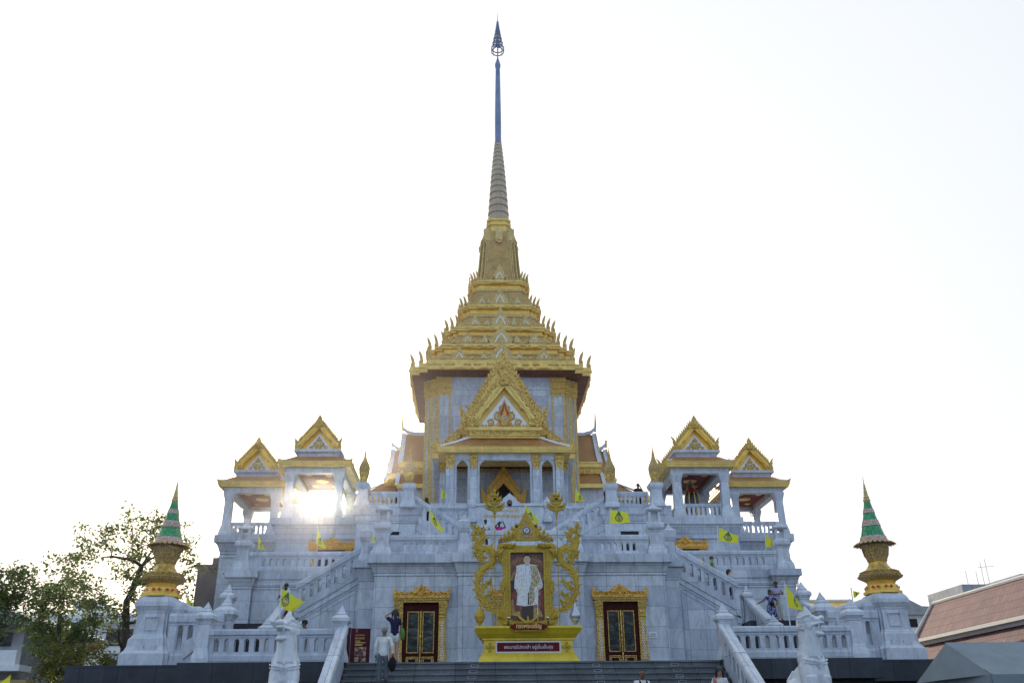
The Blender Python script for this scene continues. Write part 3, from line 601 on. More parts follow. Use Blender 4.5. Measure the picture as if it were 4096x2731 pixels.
def gable(parent, fn, hw, H, n, va=.94, wa=.75, wb=.58, big=False, mats=('gold_under', 'gold_fine', 'white_relief', 'gold_fine'), zt=1.19, name='gable'):
    a = MB(); top = hw*zt
    for s in (-1, 1):
        F = (lambda u, v, z, s=s: fn(s*u, v, z))
        out = [(hw*.90, .02), (hw*.88, hw*.12), (hw*.74, hw*.33), (hw*.60, top*.42), (hw*.38, top*.64), (hw*.18, top*.84), (0, top)]
        inn = [(0, hw*va), (hw*.22, hw*va*.735), (hw*.40, hw*va*.54), (hw*.43, hw*va*.46), (hw*.50, hw*va*.44), (hw*.585, hw*va*.33), (hw*.66, hw*va*.16), (hw*.72, .02)]
        poly(a, F, out+inn, -.1, .02+.13*hw)
        poly(a, F, [(u-.0, z) for u, z in out[:]]+[(u-.06*hw, z-.05*hw) for u, z in reversed(out)], -.16, -.101)
    g_ = a.build(name, mats[0], parent)
    a = MB()
    for s in (-1, 1):
        F = (lambda u, v, z, s=s: fn(s*u, v, z))
        for i in range(n):
            k = (i+.4)/n; u = hw*.80*(1-k)+hw*.10*k; z = hw*.26*(1-k)+top*.93*k
            leaf(a, F, u+.02*hw, z-.03, (.95 if hw < 2 else 1.1)*sqrt((.7*hw)**2+(top*.93-.26*hw)**2)/n, hw*(.32 if hw < 2 else .25), hw*.03, .035*hw, -.06-.009*(i % 2))
        poly(a, F, [(hw*.97+x*hw*.78, z*hw*.62) for x, z in HORN], -.13, -.01)
        scroll(a, F, hw*.83, hw*.14, hw*.09, 1, -.14, 1.3, .035*hw)
    z0 = hw*va*1.02
    poly(a, fn, [(-hw*.27, z0-.04*hw), (-hw*.25, z0+.1*hw), (-hw*.18, z0+.17*hw), (-hw*.19, z0+.26*hw), (-hw*.12, z0+.32*hw), (-hw*.11, z0+.4*hw), (0, H), (hw*.11, z0+.4*hw), (hw*.12, z0+.32*hw), (hw*.19, z0+.26*hw), (hw*.18, z0+.17*hw), (hw*.25, z0+.1*hw), (hw*.27, z0-.04*hw), (0, z0+.06*hw)], -.2, -.105)
    leaf(a, fn, 0, z0+.02*hw, hw*.26, hw*.34, 0, .05*hw, -.2)
    a.build('bargeboard', mats[1], g_)
    a = MB(); dp = .13*hw; poly(a, fn, [(-hw*.86, 0), (hw*.86, 0), (0, hw*va*1.08)], .03+dp, .1+dp); a.build('pediment_back', mats[0], g_)
    a = MB(); poly(a, fn, [(-hw*wb, .02), (hw*wb, .02), (hw*wb*.42, hw*wa*.56), (0, hw*wa), (-hw*wb*.42, hw*wa*.56)], -.02+dp, .029+dp); a.build('white_panel', mats[2], g_)
    a = MB()
    for s in (-1, 1):
        F = (lambda u, v, z, s=s: fn(s*u, v+dp, z)); q = hw*wb
        scroll(a, F, q*.22, hw*wa*.36, q*.2, 1, -.03, 1.5, .035*hw, -2.2); scroll(a, F, q*.55, hw*wa*.16, q*.16, -1, -.03, 1.5, .03*hw, -1)
        scroll(a, F, q*.14, hw*wa*.12, q*.10, 1, -.03, 1.3, .025*hw)
        scroll(a, F, q*.12, hw*wa*.6, q*.09, 1, -.03, 1.2, .025*hw)
        for i in range(7): leaf(a, F, q*(.07+.13*i), .02, q*.11, q*.12, 0, .02, -.04)
    leaf(a, fn, 0, hw*wa*.50, hw*.16, hw*wa*.36, 0, .03, -.05+dp); leaf(a, fn, 0, hw*wa*.06, hw*.2, hw*wa*.36, 0, .03, -.05+dp)
    if big:
        poly(a, fn, [(-.5, .12), (.5, .12), (.56, .26), (.44, .42), (.46, 1.0), (.36, 1.05), (.42, 1.2), (.26, 1.35), (.2, 1.62), (0, 1.95), (-.2, 1.62), (-.26, 1.35), (-.42, 1.2), (-.36, 1.05), (-.46, 1.0), (-.44, .42), (-.56, .26)], -.09+dp, -.02+dp)
    a.build('pediment_relief', mats[3], g_)
    return g_
def hiproof(mb, x0, x1, y0, y1, z0, X0, X1, Y0, Y1, z1, mi=0):      # skirt roof from eave rectangle up to inner rectangle, slightly concave
    m = [(a*.52+b*.48) for a, b in ((x0, X0), (x1, X1), (y0, Y0), (y1, Y1))]; zm = z0+(z1-z0)*.40
    mb.loft([[(x0, y0, z0), (x1, y0, z0), (x1, y1, z0), (x0, y1, z0)], [(m[0], m[2], zm), (m[1], m[2], zm), (m[1], m[3], zm), (m[0], m[3], zm)], [(X0, Y0, z1), (X1, Y0, z1), (X1, Y1, z1), (X0, Y1, z1)]], mi)
def hips(mb, x0, x1, y0, y1, z0, X0, X1, Y0, Y1, z1, r_=.07, back=True):
    zm = z0+(z1-z0)*.40
    for (a, b, c, d) in ((x0, y0, X0, Y0), (x1, y0, X1, Y0), (x0, y1, X0, Y1), (x1, y1, X1, Y1)):
        mb.tube([(a, b, z0+.03), (a*.52+c*.48, b*.52+d*.48, zm+.05), (c, d, z1+.04)], r_, 6)
    for (p, q) in (((X0, Y0), (X1, Y0)), ((X0, Y0), (X0, Y1)), ((X1, Y0), (X1, Y1))): mb.tube([(*p, z1+.03), (*q, z1+.03)], r_, 6)
# ================================================================ PAVILIONS
def pavilion(cx, y0, z, label):
    t_ = thing('pavilion', label, 'pavilion', (cx, y0, z), 'marble corner pavilions with gilded gables'); D = 4.9; y1 = y0+D
    for sx in (-1, 1):
        for yy in (y0, y1):
            a = MB(); x = cx+sx*1.42
            a.sq(x, yy, [(.38, z), (.38, z+.18), (.33, z+.42), (.30, z+.56), (.30, z+.6), (.27, z+.66), (.25, z+.72), (.225, z+2.2), (.25, z+2.25), (.25, z+2.3), (.27, z+2.36), (.33, z+2.6), (.34, z+2.72)])
            a.build('column', 'marble_plain', t_)
    a = MB(); balus(a, cx-1.16, cx+1.16, fx(y0-.02), z, z+.22, z+.70, z+.76, z+.90, .27, .13, .16, pad=.05, pointed=True, cop=.04); a.build('railing', 'marble_top', t_)
    for sx in (-1, 1):
        a = MB(); balus(a, y0+.3, y1-.3, fy(cx+sx*1.42), z, z+.22, z+.70, z+.76, z+.90, .3, .13, .16, pad=.05, pointed=True, cop=.04); a.build('railing', 'marble_top', t_)
    a = MB(); zb = z+2.721; zt = z+3.05
    for yy in (y0, y1): a.box(cx-1.76, cx+1.76, yy-.2, yy+.2, zb, zt)
    for sx in (-1, 1): a.box(cx+sx*1.42-.2, cx+sx*1.42+.2, y0+.201, y1-.201, zb, zt)
    for yy in (y0, y1):
        for s in (-1, 1): a.prism([(cx+s*1.19, zb), (cx+s*1.0, zb), (cx+s*1.04, zb-.1), (cx+s*1.12, zb-.14), (cx+s*1.15, zb-.26), (cx+s*1.19, zb-.3)], yy-.14, yy+.14)
        for s in (-1, 1):
            q = y0+.25 if yy == y0 else y1-.25; e = 1 if yy == y0 else -1
            a.prismx([(q, zb), (q+e*.3, zb), (q+e*.22, zb-.12), (q+e*.05, zb-.28), (q, zb-.3)], cx+s*1.42-.14, cx+s*1.42+.14)
    a.build('beam', 'marble_plain', t_)
    e0, e1, f0, f1 = cx-2.12, cx+2.12, y0-.55, y1+.55
    a = MB(); a.loft([[(cx-1.62, y0-.2, zt), (cx+1.62, y0-.2, zt), (cx+1.62, y1+.2, zt), (cx-1.62, y1+.2, zt)], [(e0+.1, f0+.1, zt+.06), (e1-.1, f0+.1, zt+.06), (e1-.1, f1-.1, zt+.06), (e0+.1, f1-.1, zt+.06)], [(e0+.1, f0+.1, zt+.2), (e1-.1, f0+.1, zt+.2), (e1-.1, f1-.1, zt+.2), (e0+.1, f1-.1, zt+.2)]]); a.build('soffit', 'marble_plain', t_)
    a = MB(); rr = lambda d, q: [(e0+d, f0+d, q), (e1-d, f0+d, q), (e1-d, f1-d, q), (e0+d, f1-d, q)]
    a.loft([rr(.09, zt-.01), rr(.05, zt), rr(.04, zt+.1), rr(.0, zt+.12), rr(-.02, zt+.24), rr(-.05, zt+.25), rr(-.06, zt+.31), rr(.08, zt+.33)])
    a.build('eave_fascia', 'gold_fascia', t_)
    a = MB(); hiproof(a, e0+.02, e1-.02, f0+.02, f1-.02, zt+.331, cx-1.33, cx+1.33, y0+.12, y1-.12, zt+.78); rf = a.build('skirt_roof', 'orange_tile', t_)
    a = MB(); hips(a, e0+.05, e1-.05, f0+.05, f1-.05, zt+.34, cx-1.33, cx+1.33, y0+.12, y1-.12, zt+.60, .055); a.build('ridge', 'white_paint', rf)
    for s in (-1, 1):
        a = MB(); X = (e1 if s > 0 else e0)
        a.tube([(X-s*.25, f0+.2, zt+.38), (X-s*.05, f0+.02, zt+.36), (X+s*.06, f0-.06, zt+.42), (X+s*.09, f0-.08, zt+.52)], [.05, .07, .05, .005], 5); a.build('corner_horn', 'gold_fine', rf)
    a = MB(); q = zt+.78
    for h0, h1, z0, z1 in ((0, .0, 0, .16), (.0, .03, .16, .2), (.03, .11, .2, .36), (.14, .14, .36, .56)): pass
    r2 = lambda d, q: [(cx-1.24-d, y0+.2-d, q), (cx+1.24+d, y0+.2-d, q), (cx+1.24+d, y1-.2+d, q), (cx-1.24-d, y1-.2+d, q)]
    a.loft([r2(0, q-.1), r2(0, q+.12), r2(.04, q+.13), r2(.04, q+.16), r2(.08, q+.22), r2(.16, q+.26), r2(.18, q+.28), r2(.18, q+.42)]); a.build('upper_base', 'marble_plain', t_)
    zg = q+.42
    gable(t_, lambda u, v, zz: (cx+u, y0+.15+v, zg+zz), 1.42, 2.2, 9)
    gable(t_, lambda u, v, zz: (cx+u, y1-.15-v, zg+zz), 1.42, 2.2, 9)
    ym = (y0+y1)/2
    for s in (-1, 1):
        a = MB(); yb = y1-.3; a.prismx([(yb-.5, zt+.78), (yb+.05, zt+.8), (yb+.12, zt+1.15), (yb+.28, zt+1.75), (yb-.06, zt+1.3), (yb-.2, zt+1.05)], cx+s*1.55-.05, cx+s*1.55+.05); a.build('corner_horn', 'gold_carved', t_)
    a = MB(); a.prism([(cx-1.2, zg), (cx+1.2, zg), (cx, zg+1.45)], y0+.47, y1-.47); a.build('upper_roof', 'orange_tile', t_)
    a = MB(); a.box(cx-1.21, cx+1.21, y0+.201, y1-.201, zt-.08, zt-.02); cl = a.build('ceiling', 'maroon', t_)
    a = MB()
    for q0, w_ in ((.06, .04),):
        for s in (-1, 1): a.box(cx+s*1.12-.02, cx+s*1.12+.02, y0+.32, y1-.32, zt-.10, zt-.081)
        for yy in (y0+.3, y1-.3): a.box(cx-1.14, cx+1.14, yy-.02, yy+.02, zt-.10, zt-.081)
    a.build('ceiling_trim', 'gold_fine', cl)
    for (dx, dy, r_) in ((0, D/2, .42), (-.6, 1.2, .2), (.6, 1.2, .2), (-.6, D-1.2, .2), (.6, D-1.2, .2)):
        a = MB(); a.lathe(cx+dx, y0+dy, [(.02, zt-.16), (r_*.5, zt-.15), (r_, zt-.12), (r_, zt-.082)], 14); a.build('ceiling_boss', 'gold_carved', cl)
    return t_
pv = pavilion(11.45, 51.75, 13.32, 'right middle pavilion sheltering the big bell, gilded gable on top')
dup(pv, (-11.45, 51.75, 13.32), 'left middle pavilion with the low sun shining through it')
dup(pv, (15.85, 55.3, 13.05), 'outermost right pavilion, set lower and farther back than the bell pavilion')
dup(pv, (-15.85, 55.3, 13.05), 'outermost left pavilion, set lower and farther back, open sky behind')
# bell
bl = thing('temple_bell', 'large dark bell with gold ribs hanging inside the right middle pavilion', 'bell', (11.42, 54.0, 13.4))
bx, by = 11.42, 54.0
a = MB(); a.lathe(bx, by, [(.01, 14.0), (.50, 14.0), (.50, 14.1), (.44, 14.25), (.46, 14.9), (.43, 15.2), (.36, 15.42), (.25, 15.5), (.01, 15.52)], 20); a.build('bell_body', 'steel_dark', bl, True)
a = MB()
for i in range(8):
    an = i*pi/4+.2; a.tube([(bx+r_*cos(an), by+r_*sin(an), z) for r_, z in ((.50, 14.05), (.46, 14.3), (.475, 14.9), (.44, 15.2), (.37, 15.43))], .035, 5)
a.lathe(bx, by, [(.515, 14.0), (.53, 14.05), (.5, 14.12)], 20); a.build('bell_ribs', 'gold_fascia', bl)
a = MB(); a.lathe(bx, by, [(.37, 15.44), (.36, 15.5), (.3, 15.55), (.28, 15.62), (.2, 15.66)], 16); a.build('bell_shoulder', 'red_paint', bl, True)
a = MB()
for s in (-1, 1): a.tube([(bx+s*.2, by, 15.64), (bx+s*.25, by, 15.85), (bx+s*.18, by, 16.05), (bx, by, 16.16)], .06, 6)
a.lathe(bx, by, [(.03, 16.1), (.05, 16.2), (.02, 16.24), (.02, 16.3)], 6); a.build('bell_crown', 'old_gold', bl)
a = MB(); a.box(bx-.55, bx+.55, by-.3, by+.3, 13.32, 13.55); a.box(bx-.45, bx-.38, by-.04, by+.04, 13.55, 14.0); a.box(bx+.38, bx+.45, by-.04, by+.04, 13.55, 14.0); a.build('bell_stand', 'maroon', bl)

# ================================================================ TEMPLE TOWER
TC = 72.0
tw = thing('temple_tower', 'tall marble shrine hall with tiered gold roof, orange side roofs and a slender blue-tipped spire', 'temple', (0, TC, 13))
def red(h, z, k=.8, cy=TC):
    w_ = h*k; s = (h-w_)/2; q = [(w_, h), (w_, h-s), (w_+s, h-s), (w_+s, w_), (h, w_)]; q = [(x, -y) for x, y in q]
    pts = list(q)
    pts += [(-y, x) for x, y in q]; pts += [(-x, -y) for x, y in q]; pts += [(y, -x) for x, y in q]
    return [(x, cy+y, z) for x, y in pts]
def redent(mb, prof, k=.8, mi=0): mb.loft([red(h, z, k) for h, z in prof], mi)
def rot4(mb, fn4):          # run the builder and rotate what it adds to all four sides
    for q in range(4):
        st_ = len(mb.v); fn4(mb); c, s = (1, 0, -1, 0)[q], (0, 1, 0, -1)[q]
        mb.v[st_:] = [(x*c-(y-TC)*s, TC+x*s+(y-TC)*c, z) for x, y, z in mb.v[st_:]]
a = MB(); redent(a, [(6, 13.1), (6, 28.2)], .833); a.build('wall', 'marble', tw)
# pilasters: marble strips, gold edges, gold capitals
def pil(mb):
    for s in (-1, 1):
        for (x0, x1, y) in ((3.96, 5.0, 66), (5.06, 5.5, 66.5), (5.56, 6.0, 67)):
            for xx in (x0+.08, x1-.08): mb.box(s*xx-.075, s*xx+.075, y-.05, y-.002, 13.2, 26.6)
a = MB(); rot4(a, pil); a.build('gold_edging', 'gold_pale', tw)['kind'] = 'stuff'
for q in range(1):
    pass
def cap1(q, s, x0, x1, y):
    mb = MB()
    for (z0, z1, d) in ((27.5, 27.86, .14), (27.2, 27.48, .10), (26.95, 27.18, .13), (26.72, 26.94, .08), (26.56, 26.70, .11)):
        mb.box(*sorted((s*(x0-d*.2), s*(x1+(d if x1 > 6 else 0)))), y-d, y-.001, z0, z1)
    n = 3 if x1-x0 > .8 else 2; wd = (x1-x0)/n
    for i in range(n):
        cxx = s*(x0+wd*(i+.5)); mb.prism([(cxx-wd/2, 26.559), (cxx+wd/2, 26.559), (cxx, 26.22)], y-.07, y-.001)
    c, sn = (1, 0, -1, 0)[q], (0, 1, 0, -1)[q]; mb.v = [(x*c-(yy-TC)*sn, TC+x*sn+(yy-TC)*c, z) for x, yy, z in mb.v]
    mb.build('capital', 'gold_fine', tw)
for q in (0, 1, 3):
    for s in (-1, 1):
        for xa, xb, yy in ((3.92, 5.04, 66), (5.045, 5.54, 66.5), (5.545, 6.04, 67)): cap1(q, s, xa, xb, yy)
def panel(mb):
    mb.box(-3.9, 3.9, 65.96, 65.998, 27.32, 27.40); mb.box(-3.9, 3.9, 65.94, 65.998, 26.86, 26.98)
    for s in (-1, 1): mb.box(s*3.72-.04, s*3.72+.04, 65.95, 65.998, 14, 26.86)
    mb.box(-3.2, 3.2, 65.94, 65.998, 25.55, 25.68); mb.box(-3.04, 3.04, 65.93, 65.998, 25.40, 25.5)
    for s in (-1, 1):
        mb.box(*sorted((s*3.2, s*3.1)), 65.94, 65.998, 21, 25.54)
    for i in range(16): mb.ell((-3.75+.5*i, 65.99, 27.15), (.16, .03, .1), 8, 4)
a = MB(); rot4(a, panel); a.build('wall_moulding', 'marble_plain', tw)
a = MB(); rot4(a, lambda mb: [mb.box(-3.0+.12*i, -2.95+.12*i, 65.95, 65.998, 21, 25.38) for i in range(51)]); a.build('grille', 'white_paint', tw)
# eave soffit
a = MB(); redent(a, [(6.03, 27.9), (6.10, 28.03), (7.1, 28.085), (7.1, 28.15)], .82); a.build('coffered_soffit', 'coffer', tw)
SP = [(0, 0), (.3, 0), (.34, .22), (.22, .42), (.30, .62), (.34, .80), (.42, 1.05), (.18, .86), (.05, .62), (-.04, .3)]
def tier(i, hf, z0, z1, zu, zl_, zslope, hslope, ante, sp, k=.8):
    t_ = MB(); redent(t_, [(hf-.06, z0), (hf, z0+.02), (hf, z0+(z1-z0)*.42), (hf-.03, z0+(z1-z0)*.46), (hf+.05, z0+(z1-z0)*.54), (hf+.07, z1-.03), (hf+.04, z1), (hf-.5, z1+.01)], k)
    def bumps(mb):
        for i_, (x, w_, h) in enumerate(ante):
            o_ = .13-.022*i_; e_ = .004*i_
            for xx in {x, -x}:
                mb.box(xx-w_*.62, xx+w_*.62, TC-hf-o_, TC-hf+.1, z0+.03+e_, z0+(z1-z0)*.44-e_); mb.box(xx-w_*.62-.04, xx+w_*.62+.04, TC-hf-o_-.05, TC-hf+.1, z0+(z1-z0)*.5+e_, z1+.012+e_)
                mb.box(xx-w_*.36, xx+w_*.36, TC-hf-o_-.09, TC-hf+.1, z0+.08+e_*1.3, z1+.035+e_)
    rot4(t_, bumps); p = t_.build('roof_tier', 'gold_fascia', tw)
    if zu is not None:
        a = MB(); redent(a, [(hf-.22, zu), (hf-.2, z0-.005)], k); a.box(-.1, .1, TC-.1, TC+.1, z0-.1, z0-.05); a.build('gold_neck', 'gold_under', p)
        a = MB(); redent(a, [(hf-.16, zl_), (hf-.06, zl_+.03), (hf-.06, zu-.03), (hf-.18, zu-.001)], k); a.build('ledge', 'gold_pale', p)
        a = MB(); redent(a, [(hslope, zslope), (hf-.1, zl_-.001)], k); a.build('tile_slope', 'bell_scale', p)
    w_ = hf*k; s = (hf-w_)/2; C_ = [(w_, -hf), (w_+s, -(hf-s)), (hf, -w_)]
    def turn(mb, q):
        c, sn = (1, 0, -1, 0)[q], (0, 1, 0, -1)[q]; mb.v = [(x*c-(y-TC)*sn, TC+x*sn+(y-TC)*c, z) for x, y, z in mb.v]; return mb
    for q in (0, 1, 3):
        for (x, aw, h) in [(x_*1.0, w_0*1.12, h_0*1.1) for x_, w_0, h_0 in ante]:
            for xx in sorted({x, -x}):
                fn = lambda u, v, z: (xx+u, TC-hf-.14+v, z); mb = MB()
                P = [(-aw/2, 0), (-aw*.56, h*.16), (-aw*.42, h*.2), (-aw*.44, h*.32), (-aw*.3, h*.38), (-aw*.32, h*.5), (-aw*.18, h*.58), (-aw*.18, h*.7), (-aw*.07, h*.8), (0, h)]
                P += [(-a_, b_) for a_, b_ in reversed(P[:-1])]
                poly(mb, fn, [(a_, z1+b_) for a_, b_ in P], -.06, .06)
                poly(mb, fn, [(-aw*.3, z1+.02), (aw*.3, z1+.02), (aw*.2, z1+h*.3), (0, z1+h*.62), (-aw*.2, z1+h*.3)], -.12, -.061)
                if aw > .6:
                    for sg in (-1, 1): poly(mb, fn, [(sg*aw*.22, z1+.08), (sg*aw*.26, z1+.08), (sg*aw*.17, z1+h*.28), (0, z1+h*.48), (0, z1+h*.43), (sg*aw*.13, z1+h*.26)], -.14, -.121, 1)
                turn(mb, q).build('antefix', ['gold_pale', 'white_relief'], p)
    for q in range(4):
        for (x, y) in C_:
            fl = MB(); d = Vector((x, y, 0)).normalized(); n = len(SP); e = Vector((-d.y, d.x, 0))*.06*sp
            base = Vector((x, TC+y, z1))-d*.3*sp
            pts = [base+d*(u*sp)+Vector((0, 0, v*sp)) for u, v in SP]
            fl.add([tuple(p_-e) for p_ in pts]+[tuple(p_+e) for p_ in pts], [list(range(n)), list(range(2*n-1, n-1, -1))]+[(i_, (i_+1) % n, n+(i_+1) % n, n+i_) for i_ in range(n)])
            turn(fl, q).build('flame_finial', 'gold_pale', p)
    cr = MB(); nn = 22; cr.box(-w_+.1, w_-.1, TC-hf-.04, TC-hf+.02, z1-.01, z1+.04)
    for i_ in range(nn): leaf(cr, lambda u, v, z: (u, TC-hf-.02+v, z), -w_+w_*2*(i_+.5)/nn, z1+.03, w_*1.75/nn, hf*.035+.05, 0, .03)
    cr.build('leaf_crest', 'gold_pale', p)
    return p
tier(1, 7.2, 28.1, 28.88, None, None, None, None, [(0, 1.75, 1.6), (3.33, .95, 1.05), (1.39, .65, .7), (2.3, .35, .3), (4.6, .35, .4)], 1.0, .8)
tier(2, 5.95, 30.43, 30.82, 30.09, 29.9, 28.88, 6.7, [(0, 1.75, 1.65), (2.7, .92, 1.0), (1.3, .65, .75), (2.1, .3, .4), (3.8, .3, .4)], 1.0)
tier(3, 4.6, 32.62, 33.02, 32.32, 32.15, 30.83, 5.6, [(0, 1.5, 1.7), (2.12, .92, .9), (1.13, .55, .7)], .95)
tier(4, 3.4, 35.25, 35.64, 34.85, 34.5, 33.03, 4.3, [(0, 1.3, 1.6), (1.55, .62, .75), (.93, .36, .55)], .9)
tier(5, 2.5, 38.12, 38.47, 37.71, 37.42, 35.65, 3.1, [(0, 1.15, 1.5), (.62, .32, .5)], .85)
# bell-shaped upper body with corner ribs
a = MB(); redent(a, [(2.3, 38.48), (1.98, 38.9), (1.86, 39.6), (1.74, 41), (1.62, 42.6), (1.5, 43.4), (1.2, 44.3)], .66); b_ = a.build('upper_body', 'bell_scale', tw)
a = MB()
def ribs(mb):
    for s in (-1, 1):
        for kx in (.66, .83):
            for off in (-.09, 0.06):
                mb.tube([(s*(h*kx+off), TC-h*(1 if kx < .7 else .83)-.02, z) for h, z in ((2.3, 38.5), (1.98, 38.9), (1.86, 39.6), (1.74, 41), (1.62, 42.6), (1.5, 43.4), (1.2, 44.3))], .06, 5)
rot4(a, ribs); a.build('corner_rib', 'gold_pale', b_)
a = MB()
def hood(mb):
    for cxx, yy in ((0, TC-1.66), (1.08, TC-1.5), (-1.08, TC-1.5)):
        w_ = .32; P = [(-w_, 44.5), (-w_, 43.2), (-w_*.6, 42.85), (0, 42.7), (w_*.6, 42.85), (w_, 43.2), (w_, 44.5)]
        poly(mb, lambda u, v, z: (cxx+u, yy+v+(z-43)*.26, z), P, -.1, .3); poly(mb, lambda u, v, z: (cxx+u*.6, yy+v+(z-43)*.26, z*.6+43.4*.4), P, -.14, -.101)
rot4(a, hood); a.build('hood', 'gold_pale', b_)
a = MB(); redent(a, [(1.25, 44.2), (1.02, 44.5), (1.0, 45.0), (1.12, 45.05), (1.14, 45.25), (1.0, 45.3), (.98, 45.5), (1.1, 45.55), (1.12, 45.75), (.95, 45.8)], .7); a.build('neck', 'gold_fascia', b_)
a = MB(); nseg = 15; zz = 45.8; r_ = .98
for i in range(nseg):
    L = 1.25-.045*i; r1 = 1.08*(1-i/nseg)+.36*i/nseg; r2 = 1.08*(1-(i+1)/nseg)+.36*(i+1)/nseg
    a.lathe(0, TC, [(r1*.88, zz), (r1*.94, zz+.04), (r1*.97, zz+.12), (r2*.93, zz+L*.88), (r2*.87, zz+L-.003)], 16); zz += L
a.v = [(x, y, 45.8+(z-45.8)*(54.95-45.8)/(zz-45.8)) for x, y, z in a.v]
sp = a.build('ringed_spire', 'ribbed', tw, True, angle=.4)
a = MB(); a.lathe(0, TC, [(.35, 54.95), (.31, 55.2), (.31, 58), (.27, 61), (.22, 64.2), (.24, 64.3), (.30, 64.6), (.27, 64.9), (.12, 65.4), (.06, 65.7), (.05, 66.2)], 12); a.lathe(0, TC, [(.345, 54.95), (.355, 55.02), (.33, 55.1)], 12); a.build('upper_spire', 'spire_blue', sp, True)
a = MB()
a.lathe(0, TC, [(.05, 66), (.07, 67.0), (.3, 67.15), (.22, 67.5), (.25, 67.7), (.15, 68.1), (.18, 68.3), (.1, 68.8), (.13, 69.0), (.06, 69.6), (.04, 70.3)], 8); a.tube([(0, TC, 70.3), (0, TC, 71.8)], [.05, .002], 6)
for i, (z, r_) in enumerate(((66.5, .62), (66.9, .62), (67.5, .5), (68.05, .4), (68.55, .31), (69.0, .24), (69.4, .18), (69.75, .13), (70.05, .1))):
    n = 20; a.tube([(r_*cos(2*pi*k/n), TC+r_*sin(2*pi*k/n), z) for k in range(n+1)], .055, 4)
    for k in range(8):
        an = k*pi/4; z2 = z+.45 if i > 0 else z+.4; r2 = r_*.78 if i else r_
        a.tube([(r_*cos(an), TC+r_*sin(an), z), (r_*1.05*cos(an), TC+r_*1.05*sin(an), z+.15), (r2*cos(an), TC+r2*sin(an), z2)], .04, 4)
        if i == 0: a.tube([(r_*cos(an), TC+r_*sin(an), z), (r_*.95*cos(an), TC+r_*.95*sin(an), z-.28)], [.045, .01], 4)
        if i > 1: a.tube([(r_*cos(an), TC+r_*sin(an), z), (.04*cos(an), TC+.04*sin(an), z-.2)], .035, 4)
a.build('metal_parasol', 'spire_blue', sp)
